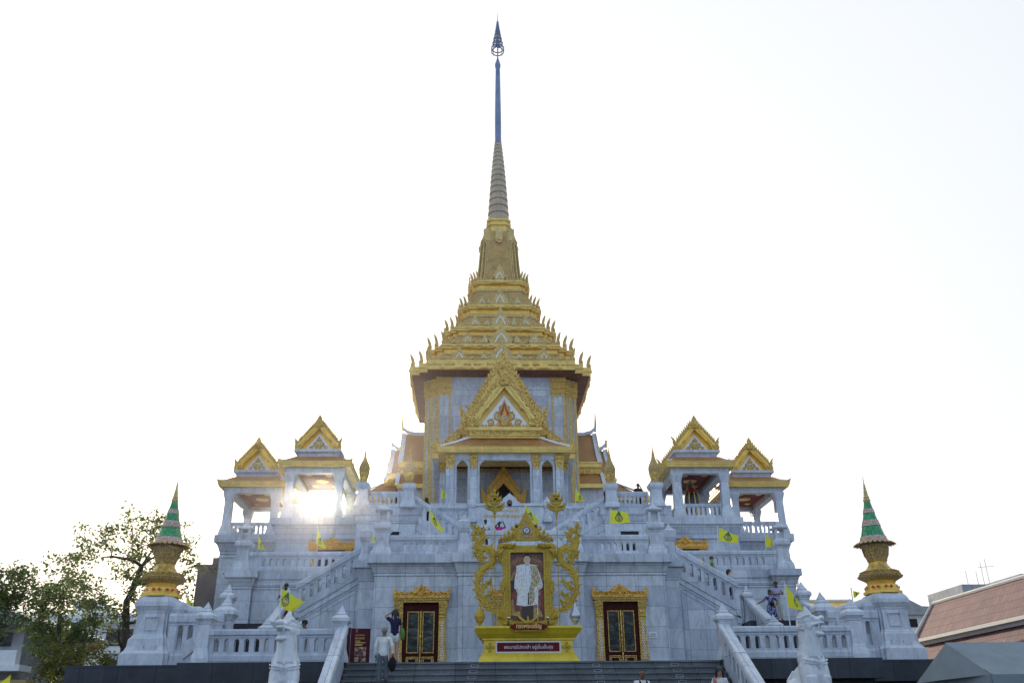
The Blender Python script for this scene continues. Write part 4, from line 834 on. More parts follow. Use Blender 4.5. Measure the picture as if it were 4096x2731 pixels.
# ---- side halls
for s in (-1, 1):
    def hall(x0, x1, zr, ze, yr=TC, ye=69.3, edge=True, lower=True, tip=1.0):
        a = MB(); x0_, x1_ = sorted((s*x0, s*x1)); dz = (zr-ze)
        a.prismx([(ye, ze), (ye+.9, ze+dz*.30), (yr, zr), (2*yr-ye-.9, ze+dz*.30), (2*yr-ye, ze)], x0_, x1_); h_ = a.build('side_roof', 'orange_tile', tw)
        a = MB()
        if edge:
            X = s*x1
            a.loft([[(X-s*.28, y, z), (X+s*.10, y, z), (X+s*.10, y, z-.2), (X-s*.28, y, z-.2)] for y, z in ((ye-.1, ze+.1), (ye+.85, ze+dz*.30+.12), (yr-.6, zr-.55), (yr-.2, zr+.02), (yr, zr+.12))])
            a.loft([[(s*x, yr-.14, z-.14), (s*x, yr+.14, z-.14), (s*x, yr+.14, z+.14), (s*x, yr-.14, z+.14)] for x, z in ((x0, zr), (x1-1.0, zr+.02), (x1-.35, zr+.2), (x1+.02, zr+.55))])
        a.build('white_edge', 'marble_plain', h_)
        a = MB(); a.tube([(s*(x1+.02), yr, zr+.3), (s*(x1+.08), yr, zr+.9), (s*(x1+.10), yr, zr+.7+tip), (s*(x1+.07), yr, zr+1.1+tip)], [.10, .08, .04, .005], 6)
        for i in range(12):
            k = i/12; y = yr-.2-(yr-ye-.4)*k; z = zr-(dz*.97)*k; a.prismx([(y-.1, z), (y+.02, z+.22), (y+.08, z)], *sorted((s*(x1+.02), s*(x1+.08))))
        a.build('roof_finial', 'gold_pale', h_)
        a = MB(); a.box(x0_, x1_+0, ye-.3, 2*yr-ye+.3, ze-.42, ze-.12); a.box(x0_-.0, x1_+.0, ye-.36, ye+.2, ze-.11, ze+.0); a.build('gold_cornice', 'gold_fascia', h_)
        a = MB(); a.box(x0_, x1_, ye-.2, 2*yr-ye+.2, ze-.95, ze-.421); a.build('carved_frieze', 'gold_carved', h_)
        if lower:
            a = MB(); q = ze-.95; a.prismx([(ye-1.3, q-1.15), (ye-.1, q), (2*yr-ye, q), (2*yr-ye, q-1.15)], x0_, x1_); l_ = a.build('lower_roof', 'orange_tile', tw)
            a = MB(); a.box(x0_, x1_+.0, ye-1.45, ye-1.2, q-1.45, q-1.15); a.build('gold_cornice', 'gold_fascia', l_)
            a = MB(); a.loft([[(s*(x1)-s*.15, y, z+.12), (s*x1+s*.12, y, z+.12), (s*x1+s*.12, y, z-.1), (s*x1-s*.15, y, z-.1)] for y, z in ((ye-1.35, q-1.12), (ye-.1, q+.03))]); a.build('white_edge', 'marble_plain', l_)
            a = MB(); a.box(x0_+.05, x1_-.05, ye-.9, yr, 13, q-1.16); a.build('hall_wall', 'marble_plain', tw)
    hall(5.6, 8.1, 25.1, 21.85)
    hall(8.15, 8.95, 23.7, 20.9, edge=True, lower=False, tip=.0)
    hall(8.98, 9.2, 22.0, 20.4, lower=False, tip=-.4)
    a = MB(); hiproof(a, *sorted((s*8.2, s*11.5)), 67.6, 76, 18.7, *sorted((s*8.2, s*9.3)), 69.3, 75, 20.1); p_ = a.build('hip_roof', 'orange_tile', tw)
    a = MB(); a.box(*sorted((s*8.2, s*11.6)), 67.5, 76.1, 18.4, 18.699); a.build('gold_cornice', 'gold_fascia', p_)
    a = MB(); a.tube([(s*11.45, 67.65, 18.75), (s*9.3, 69.3, 20.15), (s*8.3, 69.3, 20.15)], .08, 6); a.build('white_edge', 'marble_plain', p_)
    a = MB(); a.box(*sorted((s*8.3, s*11.2)), 68, 75.5, 13, 18.4); a.build('hall_wall', 'marble_plain', tw)
    a = MB()
    for x in (8.7, 10.6): a.sq(s*x, 67.75, [(.2, 14), (.2, 17.4), (.26, 17.5), (.26, 18.4)])
    a.build('side_column', 'gold_carved', tw)
# ================================================================ PORCH
def capital(mb, x, y, hx, z0, z1):
    for i in range(5):
        q0 = z0+.45+(z1-z0-.45)*i/5; d = (.02, .05, .03, .07, .04)[i]; mb.box(x-hx-d, x+hx+d, y-hx-d, y+hx+d, q0, q0+(z1-z0-.45)/5-.01)
    n = 3
    for i in range(n):
        c = x-hx+(i+.5)*2*hx/n; mb.prism([(c-hx/n, z0+.45), (c+hx/n, z0+.45), (c+hx/n*.6, z0+.2), (c, z0+.1 if i != 1 else z0-.02), (c-hx/n*.6, z0+.2)], y-hx-.03, y-hx+.01)
for x, hx in ((-3.72, .28), (3.72, .28), (-2.12, .24), (2.12, .24)):
    a = MB(); a.sq(x, 59.0, [(hx+.08, 14), (hx+.08, 14.6), (hx, 14.8), (hx-.02, 19.42)]); c_ = a.build('porch_column', 'marble', tw)
    a = MB(); capital(a, x, 59.0, hx-.02, 18.2, 19.4); a.build('capital', 'gold_carved', c_)
for x in (-4.3, 4.3):
    a = MB(); a.sq(x, 61.2, [(.22, 14), (.2, 19.6)]); c_ = a.build('porch_column', 'marble', tw)
    a = MB(); capital(a, x, 61.2, .2, 18.6, 19.65); a.build('capital', 'gold_carved', c_)
a = MB()
for x in (-2.445, -1.795, 1.795, 2.445, -3.355, 3.355):
    a.box(x-.08, x+.08, 58.92, 59.1, 14, 18.9)
a.box(-3.44, 3.44, 58.85, 59.15, 19.0, 19.45)
for (x0, x1) in ((-3.4, -2.4), (-1.85, 1.85), (2.4, 3.4)):
    for s, xa in ((1, x0), (-1, x1)): a.prism([(xa, 18.99), (xa+s*.42, 18.99), (xa+s*.36, 18.9), (xa+s*.24, 18.86), (xa+s*.2, 18.72), (xa+s*.1, 18.66), (xa+s*.08, 18.5), (xa, 18.4)], 58.9, 59.1)
for s in (-1, 1): a.box(*sorted((s*3.6, s*3.9)), 59.3, 61.0, 19.0, 19.45)
a.build('porch_beam', 'marble_plain', tw)
a = MB(); a.box(-4.4, 4.4, 62.6, 65.99, 13.2, 20.4); a.build('porch_wall', 'marble', tw)
a = MB(); a.box(-3.9, 3.9, 59.35, 62.59, 19.46, 19.5); cl = a.build('porch_ceiling', 'maroon', tw)
for x in (-2.9, 0, 2.9):
    a = MB(); a.lathe(x, 60.6, [(.01, 19.36), (.3, 19.38), (.36, 19.459)], 12); a.build('ceiling_boss', 'gold_carved', cl)
a = MB(); a.box(-3.9, 3.9, 62.5, 62.59, 19.2, 19.34); a.build('ceiling_trim', 'gold_carved', cl)
rr = lambda d, z, x=4.57, y0=58.35, y1=62: [(-x-d, y0-d, z), (x+d, y0-d, z), (x+d, y1, z), (-x-d, y1, z)]
a = MB(); a.loft([rr(-.12, 19.45), rr(-.1, 19.62)]); a.build('soffit', 'marble_plain', tw)
a = MB(); a.loft([rr(-.09, 19.43), rr(-.05, 19.44), rr(-.04, 19.55), rr(0, 19.57), rr(.02, 19.72), rr(.05, 19.73), rr(.06, 19.8), rr(-.1, 19.82)]); a.build('eave_fascia', 'gold_fascia', tw)
a = MB(); hiproof(a, -4.52, 4.52, 58.4, 63, 19.81, -2.5, 2.5, 59.15, 62.5, 20.62); rf = a.build('porch_roof', 'orange_tile', tw)
a = MB(); hips(a, -4.45, 4.45, 58.45, 63, 19.83, -2.5, 2.5, 59.15, 62.5, 20.64, .085); a.build('ridge', 'white_paint', rf)
for s in (-1, 1):
    a = MB(); a.prism([(s*(4.05+x), 19.85+z) for x, z in ((0, 0), (.6, 0), (.72, .25), (.66, .5), (.75, .8), (.58, .55), (.45, .3), (.2, .14))], 58.5, 58.62); a.build('corner_horn', 'gold_carved', rf)
# front gable base and rear larger gable
a = MB(); r3 = lambda d, z: [(-2.35-d, 58.95-d, z), (2.35+d, 58.95-d, z), (2.35+d, 62.5, z), (-2.35-d, 62.5, z)]
a.loft([r3(0, 20.6), r3(0, 20.72), r3(.08, 20.74), r3(.1, 20.82)]); a.loft([r3(.18, 21.08), r3(.22, 21.12), r3(.22, 21.36), r3(.1, 21.4)]); gb = a.build('gable_beam', 'gold_fascia', tw)
a = MB(); a.loft([r3(.09, 20.825), r3(.14, 21.075)]); a.build('carved_frieze', 'gold_carved', gb)
g1 = gable(tw, lambda u, v, z: (u, 58.75+v, 21.4+z), 2.6, 4.3, 12, 1.1, .93, .69, True, zt=1.36, mats=('gold_fascia', 'gold_carved', 'white_relief', 'gold_fine'))
a = MB(); ap = [(-.42, .14), (-.45, .95), (-.36, 1.1), (-.3, 1.22), (-.2, 1.28), (-.17, 1.5), (0, 1.82), (.17, 1.5), (.2, 1.28), (.3, 1.22), (.36, 1.1), (.45, .95), (.42, .14)]
a.prism([(x*.72, 21.42+z) for x, z in ap], 58.94, 59.0); a.build('red_niche', 'red_paint', g1)
a = MB(); a.prism([(-.2, 21.5), (.2, 21.5), (.26, 21.85), (.2, 22.15), (.12, 22.4), (.04, 22.6), (0, 22.95), (-.04, 22.6), (-.12, 22.4), (-.2, 22.15), (-.26, 21.85)], 58.88, 58.939)
for s in (-1, 1): a.prism([(s*.24, 21.45), (s*.3, 22.1), (s*.27, 22.35), (s*.22, 22.1), (s*.2, 21.45)], 58.89, 58.938)
a.build('emblem', 'gold_fine', g1)
a = MB(); a.loft([[(.13*cos(2*pi*i/14), y, 22.0+.17*sin(2*pi*i/14)) for i in range(14)] for y in (58.86, 58.879)]); a.build('oval_gem', 'blue_gem', g1)
a = MB(); a.loft([[(.09*cos(2*pi*i/14), y, 21.94+.1*sin(2*pi*i/14)) for i in range(14)] for y in (58.84, 58.859)]); a.build('gold_disc', 'gold_fine', g1)
g2 = gable(tw, lambda u, v, z: (u, 60.6+v, 21.75+z), 3.15, 6.2, 15, 1.30, .9, .5, mats=('gold_fascia', 'gold_carved', 'gold_fascia', 'gold_carved'), zt=1.62)
a = MB()
for s in (-1, 1):
    a.box(*sorted((s*2.3, s*3.1)), 60.5, 62.6, 21.35, 21.75); a.box(*sorted((s*2.35, s*2.95)), 60.55, 62.6, 21.1, 21.349)
a.build('gable_beam', 'gold_carved', g2)
a = MB(); a.box(-2.6, 2.6, 60.7, 65.9, 20.4, 21.349); a.build('gable_wall', 'marble_plain', tw)
a = MB(); a.prism([(-2.7, 21.76), (2.7, 21.76), (0, 26.4)], 60.72, 65.95); a.prism([(-2.2, 21.42), (2.2, 21.42), (0, 24.3)], 59.25, 60.6); a.build('porch_upper_roof', 'orange_tile', tw)
for s in (-1, 1):       # lower side skirts of the rear gable with carved bargeboards
    a = MB(); P = [(3.0, 21.95), (3.35, 21.55), (4.1, 20.95), (4.45, 20.75), (4.45, 20.55), (4.0, 20.65), (3.2, 21.2), (2.9, 21.5)]
    a.prism([(s*x, z) for x, z in P], 60.85, 61.0)
    for i in range(7):
        k = (i+.5)/7; leaf(a, lambda u, v, z: (s*u, 60.92+v, z), 3.05+1.35*k, 21.85-1.15*k, .24, .3, .02, .05)
    a.build('side_bargeboard', 'gold_carved', g2)
    a = MB(); a.prism([(s*x, z) for x, z in ((2.6, 21.6), (4.9, 20.1), (2.6, 20.1))], 61.05, 65.9); a.build('side_skirt_roof', 'orange_tile', g2)
    a = MB(); a.box(*sorted((s*4.2, s*5.05)), 60.95, 65.9, 19.75, 20.09); a.build('rear_eave', 'gold_fascia', g2)
    a = MB(); a.prism([(s*x, z) for x, z in ((4.55, 20.1), (5.1, 20.1), (5.16, 20.5), (5.06, 20.8), (5.22, 21.15), (4.98, 20.9), (4.85, 20.6), (4.6, 20.4))], 60.9, 61.05); a.build('corner_horn', 'gold_carved', g2)
    a = MB(); a.prismx([(60.95, 19.74), (65.9, 19.74), (65.9, 17.0)], *sorted((s*4.6, s*4.95))); a.build('soffit_beam', 'marble_plain', g2)
# entrance portal
pt = MB()
for s in (-1, 1):
    F = lambda u, v, z, s=s: (s*u, 61.9+v, z)
    poly(pt, F, [(0, 19.5), (.22, 19.0), (.42, 18.7), (.58, 18.35), (.78, 18.05), (.98, 17.65), (1.2, 17.3), (1.35, 17.5), (1.6, 18.1), (1.58, 17.3), (1.5, 16.8), (1.3, 16.6), (1.15, 16.4), (1.05, 14.1), (.86, 14.1), (.86, 16.9), (.62, 17.5), (0, 18.15)], -.2, .2)
    poly(pt, F, [(0, 18.75), (.9, 17.55), (1.02, 17.0), (.94, 17.0), (.82, 17.45), (0, 18.5)], -.27, -.201)
    for i in range(9):
        k = (i+.5)/9; leaf(pt, F, 1.15*(1-k)+.08*k, 17.4*(1-k)+18.95*k, .2, .34, .02, .05, -.2-.01*(i % 2))
    for k in range(4): scroll(pt, F, .2+.27*k, 18.75-.4*k, .12, 1, -.22, 1.3, .03)
pt_ = pt.build('portal_frame', 'gold_bright', tw)
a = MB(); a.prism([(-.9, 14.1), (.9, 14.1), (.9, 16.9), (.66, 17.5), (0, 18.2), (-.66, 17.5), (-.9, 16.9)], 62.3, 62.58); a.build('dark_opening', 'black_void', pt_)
# ================================================================ SHRINE WITH PORTRAIT
YS = 33.9
hx = lambda x: (x-840)*.00448
hz = lambda y: 4.10+(1408-y)*.0045
sh = thing('portrait_shrine', 'golden shrine on a stepped yellow pedestal framing a standing portrait, before the central door', 'shrine', (-.05, YS, F0))
c0 = -.05
a = MB(); r4 = lambda h, d, z: [(c0-h, YS-.25-d, z), (c0+h, YS-.25-d, z), (c0+h, YS+.7, z), (c0-h, YS+.7, z)]
a.loft([r4(1.9, .25, F0), r4(1.86, .22, F0+.1), r4(1.74, .1, 4.28), r4(1.68, .06, 4.34), r4(1.68, .06, 4.42), r4(1.62, 0, 4.44)]); pb = a.build('pedestal_foot', 'shrine_plain', sh)
a = MB(); a.loft([r4(1.6, 0, 4.441), r4(1.6, 0, 4.84), r4(1.66, .05, 4.86), r4(1.66, .05, 4.92), r4(1.72, .1, 4.95), r4(1.82, .22, 5.06), r4(1.9, .32, 5.2), r4(1.93, .36, 5.24), r4(1.93, .36, 5.31)]); a.build('pedestal', 'shrine_plain', sh)
sb = MB(); sb.box(c0-1.18, c0+1.16, YS-.30, YS-.262, 4.42, 4.82); sbo = sb.build('inscription_panel', 'white_paint', sh)
sb = MB(); sb.box(c0-1.13, c0+1.11, YS-.32, YS-.301, 4.47, 4.77); sb.build('panel_field', 'maroon', sbo)
text('พระบารมีปกเกล้า อยู่เย็นเป็นสุข', .165, (c0, YS-.325, 4.61), 'white_paint', sbo, width=1.75)
for s in (-1, 1):
    a = MB()
    for k in range(4):
        an = k*pi/2; st0 = len(a.v); P = [(0, .03), (-.06, .09), (-.05, .14), (0, .18), (.05, .14), (.06, .09)]
        a.prism([(c0+s*1.38+x*cos(an)-z*sin(an), 4.62+x*sin(an)+z*cos(an)) for x, z in P], YS-.29, YS-.252)
    a.ell((c0+s*1.38, YS-.28, 4.62), (.035, .03, .035), 8, 5); a.build('flower_ornament', 'shrine_gold', sh)
# frame
a = MB(); fo = [(-1.0, 5.32), (-1.10, 5.45), (-1.12, 5.7), (-1.02, 5.95), (-.94, 6.1), (-.9, 6.3), (-.93, 6.6), (-.97, 6.75), (-.93, 6.9), (-.9, 7.1), (-.9, 7.4), (-.95, 7.6), (-1.07, 7.8), (-1.13, 8.05), (-1.1, 8.27), (-.98, 8.36), (-.8, 8.34), (-.6, 8.28)]
fi = [(-.66, 5.52), (-.66, 8.02)]
out = fo+[(-x, z) for x, z in reversed(fo)]
for sg in (-1, 1):
    a.prism([(c0+sg*x, z) for x, z in [(-.62, 5.32)]+fo[0:]+[(-.62, 8.28)]], YS-.12, YS+.12)
a.box(c0-.62, c0+.62, YS-.119, YS+.119, 8.0, 8.27); a.box(c0-.62, c0+.62, YS-.119, YS+.119, 5.32, 5.5)
for x0, x1, z0, z1 in ((-.68, -.62, 5.46, 8.06), (.62, .68, 5.46, 8.06)): a.box(c0+x0, c0+x1, YS-.16, YS-.121, z0, z1)
for z0 in (8.0, 5.46): a.box(c0-.619, c0+.619, YS-.16, YS-.121, z0, z0+.06)
for x0 in (-.88, .82): a.box(c0+x0, c0+x0+.05, YS-.15, YS-.121, 6.0, 7.7)
fr = a.build('frame', 'shrine_gold', sh)
for sx, zc, sz in ((-1, 8.0, 1), (1, 8.0, 1), (-1, 5.72, -1), (1, 5.72, -1)):       # feathered corner ornaments
    a = MB()
    for i in range(7):
        an = -.9+.42*i; r_ = .34-.01*i; p = (c0+sx*(.88+.02*i), YS-.16, zc+sz*(.12-.02*i)); q = (p[0]+sx*.26*cos(an), YS-.2, p[2]+sz*(-.1+.32*sin(an))-sz*.05*i)
        a.tube([p, ((p[0]+q[0])/2+sx*.03, YS-.22, (p[2]+q[2])/2+.03*sz), q], [.05, .05, .015], 6)
    for i in range(4): a.tube([(c0+sx*(.95-.1*i), YS-.17, zc+sz*.2), (c0+sx*(.8-.12*i), YS-.2, zc+sz*.3), (c0+sx*(.66-.1*i), YS-.19, zc+sz*.16)], [.05, .055, .01], 6)
    a.build('corner_ornament', 'shrine_gold', fr)
for sx in (-1, 1):
    a = MB()
    for i in range(9):
        an = -1.2+.3*i; a.tube([(c0+sx*.86, YS-.15, 6.75), (c0+sx*(.86+.17*cos(an)), YS-.18, 6.75+.26*sin(an))], [.05, .02], 5)
    a.build('side_fan', 'shrine_gold', fr)
a = MB(); n_ = 12; P = [(-.42+.84*i/n_, .30*((2*i/n_-1)**2)) for i in range(n_+1)]; P2 = [(x*.72, .14+z*.9-.0*x) for x, z in P]
a.prism([(c0+x, 5.42+z+.02) for x, z in P]+[(c0+x*.9, 5.52+z*1.15) for x, z in reversed(P[1:-1])], YS-.26, YS-.17)
a.tube([(c0, YS-.24, 5.44), (c0, YS-.24, 5.62), (c0, YS-.22, 5.7)], [.05, .035, .01], 6); a.build('winged_ornament', 'shrine_gold', fr)
# top gable of the frame
a = MB(); tp = [(0, 9.64), (-.1, 9.42), (-.24, 9.15), (-.32, 9.08), (-.42, 8.98), (-.5, 8.82), (-.66, 8.68), (-.78, 8.56), (-.95, 8.5), (-1.08, 8.46), (-.9, 8.40), (-.7, 8.42), (-.5, 8.48), (-.38, 8.46), (0, 8.44)]
tp = tp[:-1]+[(-x, z) for x, z in reversed(tp[1:-1])]
a.prism([(c0+x, z) for x, z in tp], YS-.05, YS+.05)
for s in (-1, 1):
    for i in range(5):
        k = i/5; leaf(a, lambda u, v, z: (c0+s*u, YS-.02+v, z), .95-.7*k, 8.46+.62*k, .14, .2, .03, .03)
    for i in range(3): scroll(a, lambda u, v, z: (c0+s*u, YS-.05+v, z), .5+.17*i, 8.62-.06*i, .09, 1, -.02, 1.3, .022)
tg = a.build('frame_gable', 'shrine_gold', sh)
a = MB(); a.prism([(c0+x, z) for x, z in ((-.34, 8.5), (-.3, 8.46), (.3, 8.46), (.34, 8.5), (.34, 8.9), (.2, 9.2), (0, 9.5), (-.2, 9.2), (-.34, 8.9))], YS-.09, YS-.051); a.build('shield', 'shrine_gold', tg)
a = MB(); n_ = 20; a.loft([[(c0+.125*cos(2*pi*i/n_), y, 8.83+.125*sin(2*pi*i/n_)) for i in range(n_)] for y in (YS-.12, YS-.091)]); e_ = a.build('emblem_ring', 'steel_dark', tg)
a = MB(); a.loft([[(c0+.10*cos(2*pi*i/n_), y, 8.83+.10*sin(2*pi*i/n_)) for i in range(n_)] for y in (YS-.13, YS-.121)]); a.build('emblem_disc', 'white_relief', e_)
a = MB()
for x0, z0, x1, z1 in ((-.05, 8.76, .02, 8.9), (.03, 8.76, .03, 8.9), (-.07, 8.86, -.01, 8.9), (.0, 8.8, .07, 8.86), (-.06, 8.8, -.02, 8.76)): a.tube([(c0+x0, YS-.135, z0), (c0+x1, YS-.135, z1)], .01, 4)
a.build('emblem_strokes', 'steel_dark', e_)
a = MB()
for i in range(11):
    an = pi*(1.1+.08*i*1.0)-.05; 
    a.ell((c0+.18*cos(an+.2*0), YS-.10, 8.80+.2*sin(an)), (.035, .02, .03), 6, 4)
a.prism([(c0-.2, 8.62), (c0+.2, 8.62), (c0+.15, 8.57), (c0-.15, 8.57)], YS-.11, YS-.091); a.prism([(c0-.05, 8.97), (c0+.05, 8.97), (c0+.03, 9.03), (c0+.01, 9.12), (c0, 9.2), (c0-.01, 9.12), (c0-.03, 9.03)], YS-.11, YS-.091)
for s in (-1, 1): a.prism([(c0+s*.15, 8.7), (c0+s*.26, 8.74), (c0+s*.2, 8.84), (c0+s*.23, 8.93), (c0+s*.15, 8.92)], YS-.105, YS-.091)
a.build('emblem_garland', 'floral_band', tg)
# portrait: a flat picture, layered in thin sheets
pu = lambda x: c0-.66+1.32*(x-433)/327; pz = lambda y: 5.5+2.52*(1095-y)/665
m, t, b = nodes('picture_ground'); p_ = pos(t)
sp_ = N(t, 'SeparateXYZ'); t.links.new(p_, sp_.inputs[0])
dz = math_(t, 'SUBTRACT', sp_.outputs[2], 6.9); dx = math_(t, 'ADD', sp_.outputs[0], .05)
rr_ = math_(t, 'POWER', math_(t, 'ADD', math_(t, 'MULTIPLY', dx, dx), math_(t, 'MULTIPLY', dz, dz)), .5)
cc = ramp(t, rr_, [(.0, (.13, .042, .018)), (.52, (.14, .045, .018)), (.60, (.42, .22, .10)), (.66, (.15, .05, .02)), (.80, (.20, .065, .025)), (.92, (.30, .13, .055)), (1, (.13, .045, .02))]).outputs[0]
nn = ramp(t, noise_(t, p_, 9, 5, .6), [(.35, (.6, .6, .6)), (.65, (1.2, 1.2, 1.2))]).outputs[0]
t.links.new(mixc(t, 1, cc, nn, 'MULTIPLY'), b.inputs[0]); b.inputs['Roughness'].default_value = .35
m, t, b = nodes('picture_robe'); vv_ = noise_(t, mapping(t, pos(t), (26, 1, 9)), 1, 6, .7)
t.links.new(ramp(t, vv_, [(.36, (.30, .24, .12)), (.47, (.62, .62, .60)), (.6, (.74, .76, .80))]).outputs[0], b.inputs[0]); b.inputs['Roughness'].default_value = .35
m, t, b = nodes('picture_robe_gold'); vv_ = noise_(t, pos(t), 24, 5, .7)
t.links.new(ramp(t, vv_, [(.4, (.16, .11, .03)), (.52, (.42, .32, .12)), (.62, (.72, .74, .78))]).outputs[0], b.inputs[0])
plain('picture_skin', (.62, .42, .30), .4); plain('picture_dark', (.035, .015, .012), .4); plain('picture_red', (.20, .03, .02), .4, nz=.5, nscale=12); plain('picture_green', (.03, .10, .05), .4); plain('picture_blue_white', (.62, .68, .78), .4)
ly = [0]
a = MB(); mats = ['picture_ground', 'picture_red', 'picture_green', 'picture_dark', 'old_gold', 'picture_robe', 'picture_robe_gold', 'picture_skin', 'hair', 'picture_blue_white']
def lay(P, mi, k): a.prism([(pu(x), pz(y)) for x, y in P], YS-.005*k-.006, YS-.005*k-.002, mi)
lay([(433, 1095), (760, 1095), (760, 430), (433, 430)], 0, 0)
lay([(433, 700), (478, 700), (480, 770), (470, 900), (433, 940)], 3, 1); lay([(720, 700), (760, 700), (760, 1050), (716, 1040)], 1, 1); lay([(433, 830), (500, 800), (540, 1040), (433, 1048)], 1, 2)
lay([(450, 900), (465, 870), (480, 1000), (530, 990), (530, 1040), (445, 1035)], 4, 3); lay([(650, 960), (700, 960), (740, 1045), (650, 1045)], 4, 2)
for i in range(17): an = pi*i/16; lay([(598+155*cos(an)+4*cos(q), 600-150*sin(an)+4*sin(q)) for q in (0, 1.57, 3.14, 4.71)], 9 if i % 2 else 4, 1)
lay([(433, 1050), (760, 1044), (760, 1056), (433, 1062)], 2, 3); lay([(433, 1062), (760, 1056), (760, 1095), (433, 1095)], 1, 3)
lay([(545, 930), (650, 930), (648, 1060), (640, 1080), (560, 1080), (550, 1060)], 3, 4)
lay([(500, 562), (520, 552), (580, 540), (630, 545), (694, 555), (697, 590), (720, 660), (742, 740), (736, 770), (700, 800), (694, 930), (640, 940), (560, 946), (497, 934), (508, 800), (478, 776), (482, 690), (497, 620)], 5, 5)
lay([(628, 560), (694, 560), (700, 640), (718, 690), (705, 740), (660, 770), (665, 880), (640, 940), (616, 940), (612, 800), (640, 700)], 6, 6)
lay([(585, 552), (612, 552), (620, 620), (615, 800), (600, 820), (590, 640)], 9, 7); lay([(604, 820), (612, 820), (612, 930), (600, 935)], 3, 8)
lay([(570, 545), (585, 535), (585, 505), (622, 505), (624, 545), (600, 558)], 7, 7)
lay([(598+33*cos(q)*(1 if abs(q) < 9 else 1), 498-(42 if sin(q) > 0 else 46)*sin(q)) for q in [2*pi*i/18 for i in range(18)]], 7, 8)
lay([(564, 496), (562, 470), (575, 452), (598, 446), (622, 450), (634, 468), (634, 500), (628, 478), (612, 466), (585, 466), (570, 478), (569, 500)], 8, 9)
lay([(580, 490), (592, 488), (592, 492), (580, 494)], 8, 9); lay([(604, 488), (617, 490), (617, 494), (604, 492)], 8, 9); lay([(588, 519), (608, 519), (598, 523)], 1, 9); lay([(597, 495), (602, 508), (594, 508)], 4, 9)
lay([(488, 776), (510, 782), (512, 812), (504, 822), (496, 806)], 7, 8); lay([(688, 762), (708, 768), (712, 790), (690, 796)], 7, 8)
lay([(688, 790), (694, 790), (690, 1085), (684, 1085)], 9, 9)
a.build('portrait_picture', mats, sh)
a = MB(); P = [(-.70, 0), (-.62, .05), (-.5, .10), (-.46, .14), (.46, .14), (.5, .10), (.62, .05), (.70, 0), (.62, -.05), (.5, -.10), (.46, -.14), (-.46, -.14), (-.5, -.10), (-.62, -.05)]
a.prism([(c0+x*1.0, 5.27+z) for x, z in P], YS-.66, YS-.63); pq = a.build('name_plaque', 'maroon', sh)
a = MB()
for i in range(26):
    for s in (-1, 1): leaf(a, lambda u, v, z: (c0+u, YS-.665+v, z), -.48+.96*i/25, 5.27+s*.135-.02, .035, .05, 0, .006)
a.build('plaque_edge', 'shrine_gold', pq)
text('ทรงพระเจริญ', .21, (c0, YS-.67, 5.29), 'gold_fascia', pq, bold=.004, width=.9)
for s in (-1, 1):   # spot lamps
    a = MB(); a.tube([(c0+s*.72, YS-.45, 5.32), (c0+s*.72, YS-.46, 5.5)], .035, 6); a.ell((c0+s*.7, YS-.46, 5.58), (.06, .06, .05), 8, 6); a.build('spot_lamp', 'steel_dark', sh, True)
    a = MB(); a.ell((c0+s*.7, YS-.47, 5.6), (.055, .055, .04), 8, 6); a.build('lamp_cap', 'white_paint', sh, True)
# scrolls either side
def kanok(mb, P, w0, w1, spikes=True, sgn=1):
    pts = []
    for i in range(len(P)-1):       # Catmull-Rom
        p0, p1, p2, p3 = P[max(i-1, 0)], P[i], P[i+1], P[min(i+2, len(P)-1)]
        for k in range(5):
            t_ = k/5; f = lambda a_, b_, c_, d_: .5*((2*b_)+(-a_+c_)*t_+(2*a_-5*b_+4*c_-d_)*t_*t_+(-a_+3*b_-3*c_+d_)*t_**3)
            pts.append((f(p0[0], p1[0], p2[0], p3[0]), f(p0[1], p1[1], p2[1], p3[1])))
    pts.append(P[-1]); n = len(pts)
    rad = [max(.008, w0*sin(pi*min(1, (i+1)/n*.95))**.6*(1-(i/n)*.0)) if w1 is None else w0+(w1-w0)*i/n for i in range(n)]
    st0 = len(mb.v); mb.tube([(x, YS, z) for x, z in pts], rad, 8); mb.v[st0:] = [(x, YS+(y-YS)*.6, z) for x, y, z in mb.v[st0:]]
    if spikes:
        for i in range(2, n-2, 2):
            d = Vector((pts[i+1][0]-pts[i-1][0], pts[i+1][1]-pts[i-1][1])).normalized()
            for sd in (-1, 1):
                if (i//2) % 2 == (sd > 0): continue
                nr = Vector((-d.y, d.x))*sd; c = Vector(pts[i]); r_ = rad[i]
                q = [c+nr*r_*.6-d*.09, c+nr*(r_+.11)-d*.10, c+nr*(r_+.04)+d*.0, c+nr*r_*.6+d*.08]
                kanok.k = (getattr(kanok, 'k', 0)*7+3) % 41; e_ = .0009*kanok.k; mb.prism([tuple(v) for v in q], YS-.03-e_, YS+.03+e_)
SC = [(375, 300), (400, 335), (445, 355), (472, 400), (432, 440), (408, 480), (450, 512), (515, 500), (550, 550), (545, 610), (490, 655), (440, 695), (422, 760), (418, 830), (440, 900), (480, 960), (530, 1000), (592, 1018)]
BR = [[(455, 620), (440, 580), (405, 565), (380, 520)], [(450, 850), (490, 800), (525, 780), (528, 735)], [(470, 935), (500, 890), (535, 880), (540, 840)], [(520, 985), (515, 950), (545, 940), (555, 910)], [(408, 440), (385, 400), (405, 370), (390, 330)], [(400, 510), (440, 545), (470, 580), (500, 575)]]
